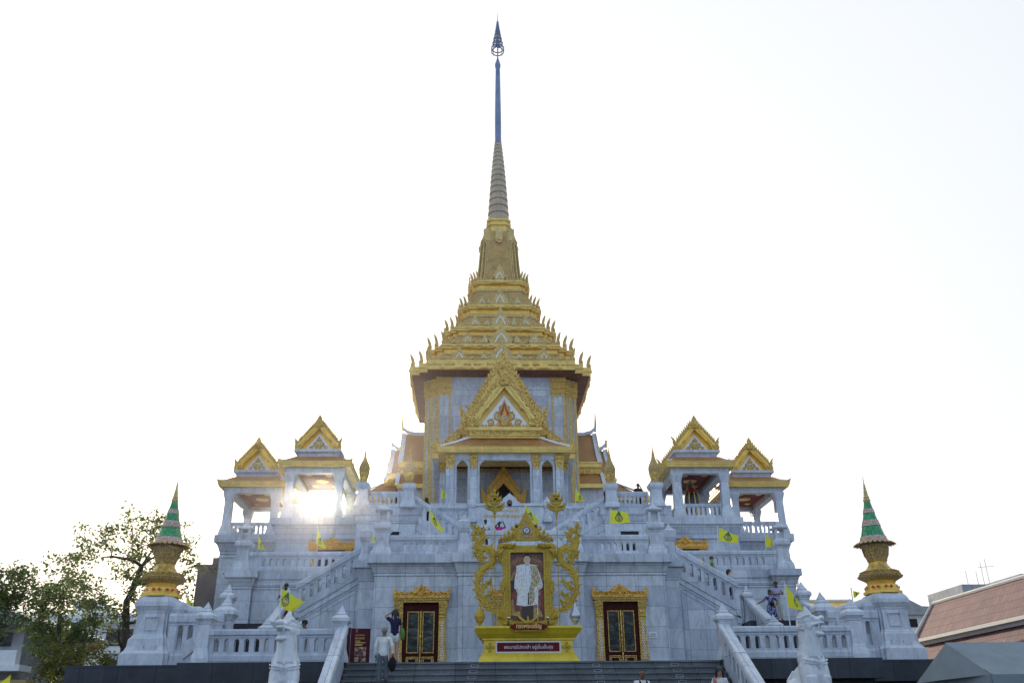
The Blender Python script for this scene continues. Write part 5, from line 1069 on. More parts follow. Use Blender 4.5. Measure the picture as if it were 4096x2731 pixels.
for s in (-1, 1):
    a = MB(); T = lambda P: [(c0+s*(abs(hx(x)-c0)), hz(y)) for x, y in P]
    kanok(a, T(SC), .125, None)
    for B in BR: kanok(a, T(B), .075, .02)
    a.box(*sorted((c0+s*1.05, c0+s*1.35)), YS-.01, YS+.01, 5.98, 6.01); a.box(*sorted((c0+s*1.05, c0+s*1.3)), YS-.01, YS+.01, 8.05, 8.07)
    a.tube([(c0+s*1.62, YS, 5.9), (c0+s*1.68, YS, 8.1)], .012, 5)
    a.build('side_scroll', 'shrine_gold', sh)
    a = MB(); X = c0+s*1.19; a.tube([(X, YS+.1, 5.31), (X, YS+.1, 9.45)], .016, 6)
    cp = a.build('pole', 'shrine_gold', sh); a = MB()
    a.lathe(X, YS+.1, [(.02, 9.35), (.05, 9.42), (.045, 9.5), (.07, 9.56), (.06, 9.62), (.08, 9.68)], 8)
    for (z, wd) in ((9.74, .36), (9.98, .25), (10.16, .15)):
        P = [(0, -.15), (wd*.3, -.11), (wd*.7, -.07), (wd*.98, .02), (wd*1.05, .14), (wd*1.0, .27), (wd*.88, .17), (wd*.74, .2), (wd*.6, .12), (wd*.3, .10), (0, .14)]
        P = P+[(-x, q) for x, q in reversed(P[1:-1])]; a.prism([(X+x, z+q) for x, q in P], YS+.03, YS+.17)
        for sg in (-1, 1): a.tube([(X+sg*wd*.2, YS+.03, z+.03), (X+sg*wd*.6, YS+.0, z+.06), (X+sg*wd*.9, YS+.03, z+.15)], [.04, .04, .01], 5)
    a.lathe(X, YS+.1, [(.06, 9.7), (.07, 9.9), (.04, 10.1), (.06, 10.26), (.03, 10.34), (.04, 10.4), (.015, 10.48), (.002, 10.62)], 8); a.build('tiered_ornament', 'shrine_gold', cp)
    a = MB(); X = c0+s*1.75; a.lathe(X, YS, [(.13, 5.315), (.12, 5.36), (.05, 5.42), (.07, 5.47), (.15, 5.54), (.16, 5.56), (.15, 5.58), (.20, 5.68), (.20, 5.76), (.13, 5.9), (.06, 6.02), (.04, 6.12), (.015, 6.35)], 14); a.build('vase', 'silver' if s > 0 else 'shrine_gold', sh, True)
# ================================================================ GREEN-TIPPED FINIALS
def finial(x, y, label, fl):
    t_ = thing('finial_pedestal', label, 'monument', (x, y, 4.08), 'green and gold finials on marble pedestals')
    def rg(h, z, k=.72):
        w_ = h*k; q = [(w_, h), (w_, h-(h-w_)/2), (w_+(h-w_)/2, h-(h-w_)/2), (w_+(h-w_)/2, w_), (h, w_)]; q = [(a_, -b_) for a_, b_ in q]
        return [(x+a_, y+b_, z) for a_, b_ in q+[(-b_, a_) for a_, b_ in q]+[(-a_, -b_) for a_, b_ in q]+[(b_, -a_) for a_, b_ in q]]
    a = MB(); a.loft([rg(.95, 4.085), rg(.95, 4.48), rg(.92, 4.52), rg(.84, 4.6), rg(.78, 4.74), rg(.76, 5.0), rg(.70, 5.05), rg(.68, 5.1), rg(.63, 5.16), rg(.60, 5.88), rg(.62, 5.91), rg(.62, 5.95), rg(.68, 6.06), rg(.70, 6.1), rg(.72, 6.12), rg(.72, 6.26), rg(.68, 6.36), rg(.60, 6.46), rg(.5, 6.5)])
    PR = [(.0, 4.086), (.0, 4.47), (.03, 4.51), (.11, 4.6), (.17, 4.74), (.19, 5.0), (.25, 5.05), (.27, 5.1), (.32, 5.16), (.35, 5.86), (.33, 5.9), (.27, 6.03), (.23, 6.1), (.23, 6.22), (.27, 6.32), (.35, 6.4)]
    for (xb, yf, zs) in ((.0+x+1.30, y-.72, .96), (x+1.82, y-.30, .91)):
        a.loft([[(x, yf+d, 4.085+(z-4.085)*zs), (xb-d, yf+d, 4.085+(z-4.085)*zs), (xb-d, y+1.3-d, 4.085+(z-4.085)*zs), (x, y+1.3, 4.085+(z-4.085)*zs)] for d, z in PR])
    for (x0, x1, z0, z1) in ((-.24, .24, 5.28, 5.76),):
        for (p0, p1, q0, q1) in ((x0, x0+.03, z0, z1), (x1-.03, x1, z0, z1), (x0+.031, x1-.031, z0, z0+.03), (x0+.031, x1-.031, z1-.03, z1)): a.box(x+p0, x+p1, y-.66, y-.60, q0, q1)
    for s in (-1, 1): a.box(x+s*.22-.14, x+s*.22+.14, y-.86, y-.8, 4.56, 4.76)
    a.build('pedestal', 'marble_plain', t_)
    a = MB(); a.lathe(x, y, [(.70, 6.5), (.70, 6.6), (.62, 6.63), (.60, 6.68), (.58, 6.82), (.50, 6.88), (.52, 6.93), (.56, 6.97)], 8, pi/8); u = a.build('finial_base', 'gold_under', t_)
    for i in range(8):
        a = MB(); an = pi/8+i*pi/4+pi/8; X, Y = x+.62*cos(an), y+.62*sin(an); d = Vector((-sin(an), cos(an), 0))
        for q in (-.1, .1):
            c = Vector((X, Y, 6.72))+d*q; a.add([tuple(c-d*.08), tuple(c+Vector((0, 0, .07))-d*.0), tuple(c+d*.08), tuple(c-Vector((0, 0, .06)))], [(0, 1, 2, 3)])
        a.build('red_lozenge', 'red_paint', u)
    a = MB(); a.lathe(x, y, [(.56, 6.971), (.80, 7.1), (.84, 7.18), (.76, 7.22), (.78, 7.26), (.70, 7.3)], 8, pi/8); a.build('carved_bowl', 'old_gold', u)
    a = MB(); a.lathe(x, y, [(.72, 7.301), (.74, 7.34), (.5, 7.42), (.42, 7.5), (.34, 7.62), (.33, 7.7), (.38, 7.76)], 8, pi/8); a.build('waist', 'gold_carved', u)
    a = MB(); a.lathe(x, y, [(.36, 7.761), (.40, 7.86), (.42, 7.9), (.5, 8.28), (.54, 8.34)], 8, pi/8)
    for i in range(8):
        an = i*pi/4; c = Vector((x+.46*cos(an)*.93, y+.46*sin(an)*.93, 8.08)); d = Vector((-sin(an), cos(an), 0)); o = Vector((cos(an), sin(an), 0))*.03
        for (q0, q1, z0, z1) in ((-.13, -.11, -.14, .16), (.11, .13, -.14, .16), (-.109, .109, -.14, -.12), (-.109, .109, .14, .16)):
            vs = [c+d*q+Vector((0, 0, z))+o*k_+Vector((cos(an), sin(an), 0))*z*.2 for k_ in (0, 1) for z in (z0, z1) for q in (q0, q1)]
            a.add([tuple(v) for v in vs], [(0, 1, 3, 2), (4, 5, 7, 6), (0, 1, 5, 4), (2, 3, 7, 6), (0, 2, 6, 4), (1, 3, 7, 5)])
    a.build('panelled_cup', 'old_gold', u)
    a = MB()
    for i in range(26):
        an = 2*pi*i/26; c_, s_ = cos(an), sin(an); e = Vector((-s_, c_, 0))
        P = [Vector((x+r_*c_, y+r_*s_, z)) for r_, z in ((.5, 8.44), (.68, 8.44), (.82, 8.34))]
        a.add([tuple(P[0]-e*.06), tuple(P[0]+e*.06), tuple(P[1]+e*.085), tuple(P[2]), tuple(P[1]-e*.085), tuple(P[0]-e*.05-Vector((0, 0, .05))), tuple(P[0]+e*.05-Vector((0, 0, .05))), tuple(P[1]+e*.07-Vector((0, 0, .06))), tuple(P[1]-e*.07-Vector((0, 0, .06)))], [(0, 1, 2, 3, 4), (5, 6, 7, 3, 8), (1, 2, 7, 6), (0, 4, 8, 5), (2, 3, 7), (4, 3, 8)])
    a.build('petal_brim', 'old_gold', u)
    rc = lambda z: .53+(.12-.53)*(z-8.45)/(10.07-8.45)-.03*sin(pi*(z-8.45)/1.62)
    for z0, z1, mt, d in ((8.45, 8.68, 'floral_band', .02), (8.681, 9.08, 'green_tile', 0), (9.081, 9.32, 'floral_band', .02), (9.321, 9.6, 'green_tile', 0), (9.601, 9.78, 'floral_band', .018), (9.781, 10.06, 'green_tile', 0)):
        a = MB(); a.lathe(x, y, [(rc(z0)+d, z0), (rc(z1)+d, z1)], 20); a.build('green_cone_band' if d == 0 else 'patterned_band', mt, u, True)
    a = MB(); a.lathe(x, y, [(.12, 10.061), (.14, 10.1), (.14, 10.16), (.10, 10.2), (.12, 10.25), (.08, 10.32), (.09, 10.36), (.065, 10.44), (.08, 10.48), (.045, 10.56), (.06, 10.6), (.035, 10.68), (.045, 10.72), (.02, 10.82), (.004, 11.15)], 10); a.build('ringed_tip', 'gold_bell', u, True)
    return t_
f1 = finial(-13.57, 34.4, 'green and gold finial on the left marble pedestal, in front of the trees', 0)
dup(f1, (13.57, 34.4, 4.08), 'green and gold finial on the right marble pedestal, near the pink-tiled roof', sx=-1)
# ================================================================ LION STATUES
def voxel(mb, size, sm=4, name='tmp'):
    o = mb.build(name, 'statue', None); o.modifiers.new('r', 'REMESH').mode = 'VOXEL'; o.modifiers['r'].voxel_size = size
    q = o.modifiers.new('s', 'SMOOTH'); q.iterations = sm; q.factor = .5
    dg = bpy.context.evaluated_depsgraph_get(); me = bpy.data.meshes.new_from_object(o.evaluated_get(dg)); old = o.data; bpy.data.objects.remove(o); bpy.data.meshes.remove(old)
    V = [tuple(v.co) for v in me.vertices]; Fc = [tuple(p.vertices) for p in me.polygons]; bpy.data.meshes.remove(me)
    r_ = MB(); r_.add(V, Fc); return r_
def lion(x, y, z0, label, yaw, hyaw):
    t_ = thing('lion_statue', label, 'statue', (x, y, 0), 'guardian lion statues beside the stairs')
    a = MB(); E = a.ell
    E((0, 0, .95), (.39, .34, .5)); E((0, .05, 1.25), (.37, .29, .35)); E((0, .42, .62), (.33, .45, .5))
    for s in (-1, 1):
        E((s*.21, -.12, .75), (.17, .19, .6)); a.tube([(s*.2, -.18, .8), (s*.2, -.2, .15), (s*.2, -.28, .05)], [.17, .12, .12], 10); E((s*.3, .5, .38), (.2, .4, .4)); a.tube([(s*.36, .4, .1), (s*.36, .0, .06)], [.1, .09], 8)
    a.tube([(0, .03, 1.3), (0, .0, 1.6), (0, -.02, 1.95)], [.33, .27, .25], 14)
    h = []; st0 = len(a.v)
    E((0, 0, 2.14), (.235, .25, .21)); E((0, .04, 2.02), (.26, .23, .19)); E((0, -.20, 2.19), (.155, .22, .095)); E((0, -.36, 2.23), (.115, .075, .075)); E((0, -.23, 2.11), (.15, .2, .045))
    E((0, -.15, 1.86), (.15, .2, .075)); E((0, -.29, 1.84), (.115, .09, .07)); E((0, -.05, 1.93), (.17, .16, .12))
    for s in (-1, 1):
        E((s*.09, -.10, 1.97), (.09, .14, .13))
        E((s*.19, -.05, 2.02), (.05, .12, .12)); a.tube([(s*.13, -.28, 2.10), (s*.17, -.15, 2.06), (s*.2, -.03, 2.08), (s*.19, .06, 2.0)], [.035, .04, .045, .03], 6); E((s*.12, -.17, 2.25), (.055, .06, .05)); a.tube([(s*.09, -.2, 2.3), (s*.16, -.08, 2.32), (s*.2, .06, 2.26)], .035, 6)
        a.tube([(s*.09, -.3, 2.08), (s*.09, -.3, 1.95)], [.03, .012], 5)
        for k in range(4): a.tube([(s*.19, .02+.015*k, 1.92+.09*k), (s*.245, .07+.015*k, 1.97+.09*k), (s*.24, .13+.01*k, 2.03+.09*k)], [.035, .04, .012], 6)
    a.loft([[(q*.14, -.16, 2.22), (q*.14, .16, 2.28), (q*.10, .22, 2.1)] if False else [(q*.13*(1-k), -.17+.10*k, 2.22+.32*k), (q*.13*(1-k)+.001*q, .02+.03*k, 2.25+.31*k), (q*.1*(1-k), .2-.12*k, 2.2+.3*k)] for k in (0, 1) for q in (1,)])
    a.tube([(0, -.08, 2.2), (0, -.03, 2.4), (0, .0, 2.58)], [.15, .09, .005], 8); a.tube([(0, .08, 2.2), (0, .10, 2.34), (0, .11, 2.44)], [.15, .09, .01], 8)
    c_, s_ = cos(hyaw), sin(hyaw); a.v[st0:] = [((p[0]*c_-p[1]*s_)*1.1, (p[0]*s_+p[1]*c_)*1.12, p[2]) for p in a.v[st0:]]
    a.tube([(0, .7, .25), (-.1, .95, .4), (-.05, 1.05, .75), (0, .9, 1.0)], [.08, .09, .09, .03], 8)
    for k in range(3): a.tube([(0, .2+.04*k, 1.7-.2*k), (0, .27+.04*k, 1.76-.2*k)], [.09, .02], 6)
    v_ = voxel(a, .019, 2); cy, sy = cos(yaw), sin(yaw)
    K = lambda mb: mb.xf(lambda px, py, pz: (x+px*cy-py*sy, y+px*sy+py*cy, z0+pz))
    K(v_).build('body', 'statue', t_, True, angle=3)
    a = MB()
    for zz, rr_ in ((1.235, .018), (1.16, .012)):
        P = []
        for k in range(17):
            an = pi*k/16; P.append((-.375*cos(an), -.10-.235*sin(an), zz-.07*sin(an)))
        a.tube(P, rr_, 5)
    for k in (-.14, .14): a.tube([(k, -.335, 1.17), (0, -.345, .98), ], .016, 5)
    a.tube([(-.14, -.335, 1.17), (0, -.35, 1.12), (.14, -.335, 1.17)], .016, 5); a.ell((0, -.345, 1.24), (.04, .03, .04), 8, 6)
    a.tube([(-.1, -.35, 1.16), (0, -.355, 1.04), (.1, -.35, 1.16)], .012, 5)
    for k in (-.09, -.04, .04, .09): a.tube([(k*1.2, -.27, 1.3), (k, -.22, 1.55), (k, -.215, 1.8)], .008, 4)
    K(a).build('collar_ornament', 'statue', t_)
    a = MB()
    for s in (-1, 1):
        p = Vector((s*.125, -.215, 2.26)); p = Vector((p.x*c_-p.y*s_, p.x*s_+p.y*c_, p.z)); a.ell(p, (.025, .02, .025), 8, 6)
    K(a).build('eyes', 'statue', t_, True)
    a = MB(); a.sq(x+.1*(1 if x > 0 else -1), y+.3, [(.55, 0), (.55, .3), (.5, .4), (.48, z0-.2), (.54, z0-.1), (.54, z0)], 0, .85, 1.35); a.build('plinth', 'marble_plain', t_)
    return t_
lion(-6.80, 24.3, 2.16, 'white marble guardian lion left of the front stairs, head towards the viewer', .10, -.55)
lion(6.80, 24.3, 2.20, 'white marble guardian lion right of the front stairs, jaw turned to the right', .25, .75)
# ================================================================ FLAGS
def flag(label, pt, pb, ht, hb, ft, fb, y, wave=.06, em=(.5, .5), er=.3, side=1, fold=0):
    t_ = thing('flag', label, 'flag', (pb[0], y, pb[1]), 'yellow temple flags on white poles')
    a = MB(); a.tube([(pb[0], y, pb[1]), (pt[0], y, pt[1])], .018, 6); a.ell((pt[0], y, pt[1]), (.03, .03, .03), 6, 5); a.build('flagpole', 'pole_white', t_)
    Wd = sqrt((ft[0]-ht[0])**2+(ft[1]-ht[1])**2)
    def S_(u, v, off=0):
        x = (ht[0]*(1-u)+ft[0]*u)*(1-v)+(hb[0]*(1-u)+fb[0]*u)*v; z = (ht[1]*(1-u)+ft[1]*u)*(1-v)+(hb[1]*(1-u)+fb[1]*u)*v
        z += .02*sin(u*7+v*2)*u-.025*Wd*sin(u*pi)*(1 if v < .5 else .3); yy = y-.02+wave*sin(u*8.5+v*1.6)*u**.7+fold*sin(v*9+u*3)*u
        return (x, yy+off, z)
    a = MB(); n = 16; m_ = 8
    a.add([S_(i/n, j/m_) for j in range(m_+1) for i in range(n+1)], [(j*(n+1)+i, j*(n+1)+i+1, (j+1)*(n+1)+i+1, (j+1)*(n+1)+i) for j in range(m_) for i in range(n)])
    cl = a.build('cloth', 'flag_yellow', t_, True, angle=3)
    asp = .8
    def disc(P0, P1, mat, off, nm):
        a = MB(); N_ = len(P0)
        for o_ in (-off,): a.add([S_(*p, o_) for p in P0]+[S_(*p, o_) for p in P1], [(i, (i+1) % N_, N_+(i+1) % N_, N_+i) for i in range(N_)])
        a.build(nm, mat, cl)
    cu, cv = em
    drop = []
    for i in range(24):
        an = 2*pi*i/24; r_ = 1.0
        px, pv_ = sin(an)*er, -cos(an)*er
        if pv_ < 0: k_ = -pv_/er; pv_ = -er*k_**1.5*1.65; px *= (1-k_**1.6*.72)
        drop.append((cu+px*asp*.82, cv+pv_*1.05+.04))
    rin = [(cu+sin(2*pi*i/24)*er*.68*asp*.9, cv-cos(2*pi*i/24)*er*.70+.08) for i in range(24)]
    rin = [rin[i] for i in range(24)]
    disc(drop, rin, 'flag_green', .006, 'green_drop')
    r1 = [(cu+(u-cu)*.82, cv+.08+(v-cv-.08)*.82) for u, v in rin]; r0 = [(cu+(u-cu)*.02, cv+.08+(v-cv-.08)*.02) for u, v in rin]
    disc(r1, r0, 'brown_soffit', .006, 'centre_disc')
    a = MB()
    for k in range(5):
        u = cu-er*.36*asp+er*.18*asp*k; P = [(u-.012, cv-.04), (u+.014, cv-.04), (u+.014, cv+.20), (u-.012, cv+.20)]; a.add([S_(*p, -.010) for p in P], [(0, 1, 2, 3)])
    P = [(cu-er*.44*asp, cv+.05), (cu+er*.44*asp, cv+.05), (cu+er*.44*asp, cv+.10), (cu-er*.44*asp, cv+.10)]; a.add([S_(*p, -.012) for p in P], [(0, 1, 2, 3)])
    a.build('centre_pattern', 'gold_fascia', cl)
    return t_
flag('big yellow flag flying just above the left lion head', (-8.52, 6.40), (-8.46, 5.0), (-8.48, 6.32), (-8.51, 5.75), (-7.69, 5.89), (-8.08, 5.52), 31.15, .07, (.28, .5), .33)
flag('drooping yellow flag at the far left end of the wing balcony', (-12.55, 10.85), (-12.48, 9.95), (-12.54, 10.79), (-12.5, 10.15), (-12.1, 10.02), (-12.24, 10.11), 44.0, .05, (.4, .5), .28)
flag('drooping yellow flag before the gold pediment of the left wing gate', (-9.71, 11.2), (-9.65, 9.95), (-9.7, 11.08), (-9.75, 10.42), (-9.23, 10.22), (-9.32, 10.16), 44.0, .05, (.42, .5), .3)
flag('small yellow flag half hidden behind the left lantern post', (-6.88, 10.62), (-6.86, 9.0), (-6.86, 10.55), (-6.86, 10.17), (-6.55, 10.26), (-6.52, 10.16), 42.5, .03)
flag('limp yellow flag on the left balcony, below the upper left stair', (-4.06, 11.24), (-4.03, 9.9), (-4.04, 11.15), (-3.98, 10.54), (-3.38, 10.19), (-3.45, 10.06), 40.1, .06, (.35, .5), .3)
flag('small yellow flag beside the left porch columns', (-4.04, 15.34), (-4.04, 14.1), (-3.99, 15.27), (-4.03, 14.67), (-3.69, 14.9), (-3.75, 14.76), 52.3, .05)
flag('yellow flag rising behind the peak of the golden portrait shrine', (.86, 14.01), (.84, 11.3), (.88, 13.91), (.83, 13.07), (1.7, 12.94), (1.57, 12.81), 50.6, .05, (.4, .5), .3)
flag('small yellow flag beside the right porch columns', (4.05, 15.32), (3.94, 14.1), (4.08, 15.25), (3.97, 14.57), (4.49, 14.67), (4.47, 14.49), 52.3, .05)
flag('spread yellow flag on the right balcony left of the lantern post', (4.17, 11.19), (4.07, 9.9), (4.19, 11.13), (4.11, 10.47), (4.96, 11.0), (5.04, 10.53), 40.1, .05, (.46, .5), .33)
flag('spread yellow flag right of the gold pediment of the right wing gate', (10.11, 11.2), (9.99, 9.95), (10.17, 11.14), (10.08, 10.49), (11.12, 10.72), (11.02, 10.35), 44.0, .05, (.47, .5), .33)
flag('yellow flag partly behind the outermost right lantern post', (12.46, 10.84), (12.4, 9.95), (12.47, 10.76), (12.43, 10.17), (12.92, 10.46), (12.90, 10.17), 44.0, .04, (.75, .5), .28)
flag('yellow flag on a leaning pole right behind the couple, tip over the right lion', (8.70, 6.44), (8.71, 5.0), (8.72, 6.38), (8.73, 5.63), (9.09, 5.85), (9.24, 5.50), 31.15, .05, (.62, .5), .26)
flag('yellow flag hanging behind the left finial pedestal', (-13.2, 6.88), (-13.03, 5.4), (-13.18, 6.83), (-13.06, 6.31), (-12.78, 6.36), (-12.6, 6.0), 36.2, .04)
flag('small yellow flag left of the right finial', (13.45, 7.11), (13.42, 5.5), (13.51, 7.01), (13.49, 6.72), (13.76, 6.97), (13.76, 6.88), 37, .03)
flag('yellow flag tip in the bottom left corner of the view', (-12.0, 3.05), (-12.0, 0), (-11.98, 2.6), (-11.98, 2.1), (-11.55, 2.92), (-11.5, 2.45), 20, .03)
# ================================================================ POSTER
plain('poster_maroon', (.065, .006, .014), .6, spec=.2)
po = thing('poster_stand', 'tall maroon folding poster with yellow Thai lettering behind the left newel post', 'poster', (-5.9, 32.1, F0))
a = MB(); a.loft([[(-6.2, 32.0, z), (-5.55, 32.12, z), (-5.55, 32.14, z), (-6.2, 32.02, z)] for z in (F0, 5.12)]); a.build('poster_panel', 'poster_maroon', po)
a = MB(); a.loft([[(-6.42, 32.2, z), (-6.21, 32.0, z), (-6.21, 32.02, z), (-6.42, 32.22, z)] for z in (F0, 5.15)]); a.build('poster_panel', 'poster_maroon', po)
ta = atan2(.12, .65)
def pp_(u, z, o=.006): return (-6.2+.65*u, 32.0+.12*u-o, z)
text('เยาวราช', .11, pp_(.47, 4.80, .012), 'gold_fascia', po, rot=(pi/2, 0, ta), width=.31); text('ศูนย์ประวัติศาสตร์', .06, pp_(.47, 4.90, .012), 'gold_fascia', po, rot=(pi/2, 0, ta), width=.31)
for i, z in enumerate((4.70, 4.65, 4.60, 4.56)):
    a = MB(); a.add([pp_(.24, z, .008), pp_((.5, .78, .66, .6)[i], z, .008), pp_((.5, .78, .66, .6)[i], z+.02, .008), pp_(.24, z+.02, .008)], [(0, 1, 2, 3)]); a.build('text_line', 'gold_fascia', po)
m, t, b = nodes('poster_photo'); t.links.new(ramp(t, noise_(t, pos(t), 7, 4, .6, 1), [(.38, (.02, .012, .01)), (.5, (.16, .05, .03)), (.6, (.5, .42, .3)), (.72, (.62, .66, .7))]).outputs[0], b.inputs[0])
for (u0_, u1_, z0_, z1_) in ((.22, .82, 4.22, 4.51), (.22, .5, 4.04, 4.18), (.55, .84, 4.04, 4.18)):
    a = MB(); a.add([pp_(u0_, z0_, .008), pp_(u1_, z0_, .008), pp_(u1_, z1_, .008), pp_(u0_, z1_, .008)], [(0, 1, 2, 3)]); a.build('poster_photo', 'poster_photo', po)
a = MB(); a.add([pp_(.24, 4.98, .008), pp_(.36, 4.98, .008), pp_(.36, 5.11, .008), pp_(.24, 5.11, .008)], [(0, 1, 2, 3)]); a.build('red_badge', 'red_paint', po)
# speaker box by the porch
a = MB(); a.box(-2.95, -2.55, 57.5, 57.8, 15.0, 15.5); a.box(-2.9, -2.6, 57.48, 57.499, 15.08, 15.42)
tag(a.build('loudspeaker', 'steel_dark', None, loc=(-2.75, 57.6, 15.0)), 'small black loudspeaker box between the left porch columns', 'loudspeaker')
# ================================================================ PEOPLE
def cloth(name, col, pat=None):
    if name in MT: return name
    m, t, b = nodes(name); b.inputs['Roughness'].default_value = .8; b.inputs['Specular IOR Level'].default_value = .2
    if pat == 'floral':
        v_ = vor(t, pos(t), 22); t.links.new(ramp(t, v_.outputs[0], [(.3, (.55, .58, .70)), (.42, (.03, .04, .16))]).outputs[0], b.inputs[0])
    elif pat == 'stripe':
        n_ = N(t, 'TexWave', bands_direction='X'); n_.inputs['Scale'].default_value = 14; t.links.new(pos(t), n_.inputs[0]); t.links.new(ramp(t, n_.outputs[0], [(.3, col), (.7, tuple(min(1, c*1.6) for c in col))]).outputs[0], b.inputs[0])
    else:
        f_ = noise_(t, pos(t), 9, 4, .6); t.links.new(ramp(t, f_, [(.3, tuple(c*.75 for c in col)), (.7, tuple(min(1, c*1.12) for c in col))]).outputs[0], b.inputs[0]); bump(t, b, f_, .5, .03)
    return name
def skinned(V, E_, Rr, sub=2):
    me = bpy.data.meshes.new('tmp'); me.from_pydata(V, E_, []); o = bpy.data.objects.new('tmp', me); C.objects.link(o)
    md = o.modifiers.new('k', 'SKIN'); md.use_smooth_shade = True; sv = me.skin_vertices[0].data
    for i, r_ in enumerate(Rr): sv[i].radius = r_ if hasattr(r_, '__len__') else (r_, r_); sv[i].use_root = (i == 0)
    o.modifiers.new('s', 'SUBSURF').levels = sub
    dg = bpy.context.evaluated_depsgraph_get(); m2 = bpy.data.meshes.new_from_object(o.evaluated_get(dg)); bpy.data.objects.remove(o); bpy.data.meshes.remove(me)
    r_ = MB(); r_.add([tuple(v.co) for v in m2.vertices], [tuple(p.vertices) for p in m2.polygons]); bpy.data.meshes.remove(m2); return r_
def person(label, x, y, z, H, yaw, skin, top, bot, hair='hair', hairlen=0, arms=None, legs=None, lean=0, sleeve='short', bottom='trousers', head=(0, 0), grp=None, shoes='steel_dark', extra=None, female=False):
    t_ = thing('person', label, 'person', (x, y, z))
    sw = .092 if female else .105
    A = {'L': ((-sw-.035, .01, .64), (-sw-.03, -.03, .49)), 'R': ((sw+.035, .01, .64), (sw+.03, -.03, .49))}
    if arms: A.update(arms)
    G = {'L': ((-.055, -.01, .285), (-.06, .01, .045)), 'R': ((.055, -.01, .285), (.06, .01, .045))}
    if legs: G.update(legs)
    hy, hz_ = head
    ny = lean
    V = [(0, 0, .53), (0, ny*.3, .60), (0, ny*.7, .71), (0, ny, .80), (0, ny, .845), (0, ny-.012+hy, .875), (0, ny-.015+hy*1.5, .925+hz_), (0, ny-.01+hy*1.6, .965+hz_)]
    Rr = [(.075, .052), (.058 if not female else .05, .044), (.07, .05), (.056, .042), (.032, .032), (.038, .045), (.047, .056), (.036, .044)]
    E_ = [(i, i+1) for i in range(7)]
    idx = {}
    for k, s in (('L', -1), ('R', 1)):
        e, w_ = A[k]; i0 = len(V); V += [(s*sw, ny, .79), e, w_]; Rr += [.034, .026, .018]; E_ += [(3, i0), (i0, i0+1), (i0+1, i0+2)]
        d = (Vector(w_)-Vector(e)).normalized(); V.append(tuple(Vector(w_)+d*.035)); Rr.append((.02, .012)); E_.append((i0+2, i0+3)); idx[k] = d
        kn, an = G[k]; j = len(V); V += [(s*.05, 0, .49), kn, an, (an[0], an[1]-.07, an[2]-.025)]; Rr += [.055, .038, .024, .02]; E_ += [(0, j), (j, j+1), (j+1, j+2), (j+2, j+3)]
    b = skinned(V, E_, Rr)
    for k, s in (('L', -1), ('R', 1)):
        d = idx[k]; w_ = Vector(A[k][1])+d*.045; sd = d.orthogonal().normalized()
        for q in range(4):
            o_ = sd*(-.012+.008*q); L_ = (.034, .042, .040, .03)[q]; b.tube([w_+o_, w_+o_+d*L_*.6, w_+o_+d*L_+d.cross(sd)*.008], [.0048, .0045, .003], 5)
        b.tube([w_-d*.02+sd*.012, w_+sd*.026+d*.0, w_+sd*.03+d*.018], [.006, .005, .003], 5)
    hc = Vector((0, ny-.015+hy*1.5, .925+hz_)); b.tube([hc+Vector((0, -.052, .008)), hc+Vector((0, -.068, -.008)), hc+Vector((0, -.052, -.014))], [.005, .009, .004], 5)
    for s in (-1, 1): b.ell(tuple(hc+Vector((s*.05, .005, 0))), (.008, .012, .018), 6, 4)
    cy, sy = cos(yaw), sin(yaw); K = lambda mb: mb.xf(lambda a, c, d: (x+H*(a*cy-c*sy), y+H*(a*sy+c*cy), z+H*d))
    K(b).build('body', skin, t_, True, angle=3)
    f = MB()
    for s in (-1, 1): f.ell(tuple(hc+Vector((s*.018, -.052, .012))), (.008, .004, .004), 6, 4)
    f.ell(tuple(hc+Vector((0, -.055, -.026))), (.013, .004, .003), 6, 4); K(f).build('face_features', 'hair', t_)
    # shirt
    tv = [(0, 0, .465), (0, 0, .54), (0, ny*.4, .62), (0, ny*.7, .71), (0, ny, .79), (0, ny, .822)]; tr_r = [(.094, .074), (.096, .076), (.086 if not female else .074, .068), (.094, .074), (.078, .06), (.044, .044)]; te = [(i, i+1) for i in range(5)]
    for k, s in (('L', -1), ('R', 1)):
        e, w_ = A[k]; i0 = len(tv); S0 = Vector((s*sw, ny, .79)); e = Vector(e); w_ = Vector(w_)
        if sleeve == 'long': tv += [tuple(S0), tuple(e), tuple(e.lerp(w_, .9))]; tr_r += [.040, .034, .027]; te += [(4, i0), (i0, i0+1), (i0+1, i0+2)]
        elif sleeve == 'short': tv += [tuple(S0), tuple(S0.lerp(e, .7))]; tr_r += [.042, .038]; te += [(4, i0), (i0, i0+1)]
        else: tv += [tuple(S0)]; tr_r += [.036]; te += [(4, i0)]
    K(skinned(tv, te, tr_r)).build('shirt' if bottom != 'dress' else 'dress_top', top, t_, True, angle=3)
    if bottom in ('trousers', 'shorts'):
        bv = [(0, 0, .58), (0, 0, .51)]; br = [(.086, .066), (.094, .072)]; be = [(0, 1)]
        for k, s in (('L', -1), ('R', 1)):
            kn, an = Vector(G[k][0]), Vector(G[k][1]); i0 = len(bv); hp = Vector((s*.052, 0, .48))
            if bottom == 'trousers': bv += [tuple(hp), tuple(kn), tuple(an+Vector((0, 0, .0)))]; br += [.062, .046, .036]; be += [(1, i0), (i0, i0+1), (i0+1, i0+2)]
            else: bv += [tuple(hp), tuple(hp.lerp(kn, .6))]; br += [.062, .056]; be += [(1, i0), (i0, i0+1)]
        K(skinned(bv, be, br)).build(bottom, bot, t_, True, angle=3)
    elif bottom == 'dress':
        d = MB(); d.loft([[((r_+.01*sin(5*a_))*cos(a_), (r_*.75+.008*sin(5*a_))*sin(a_), zz) for a_ in [2*pi*i/18 for i in range(18)]] for zz, r_ in ((.62, .085), (.55, .105), (.45, .13), (.33, .145), (.30, .147))]); K(d).build('skirt', bot, t_, True)
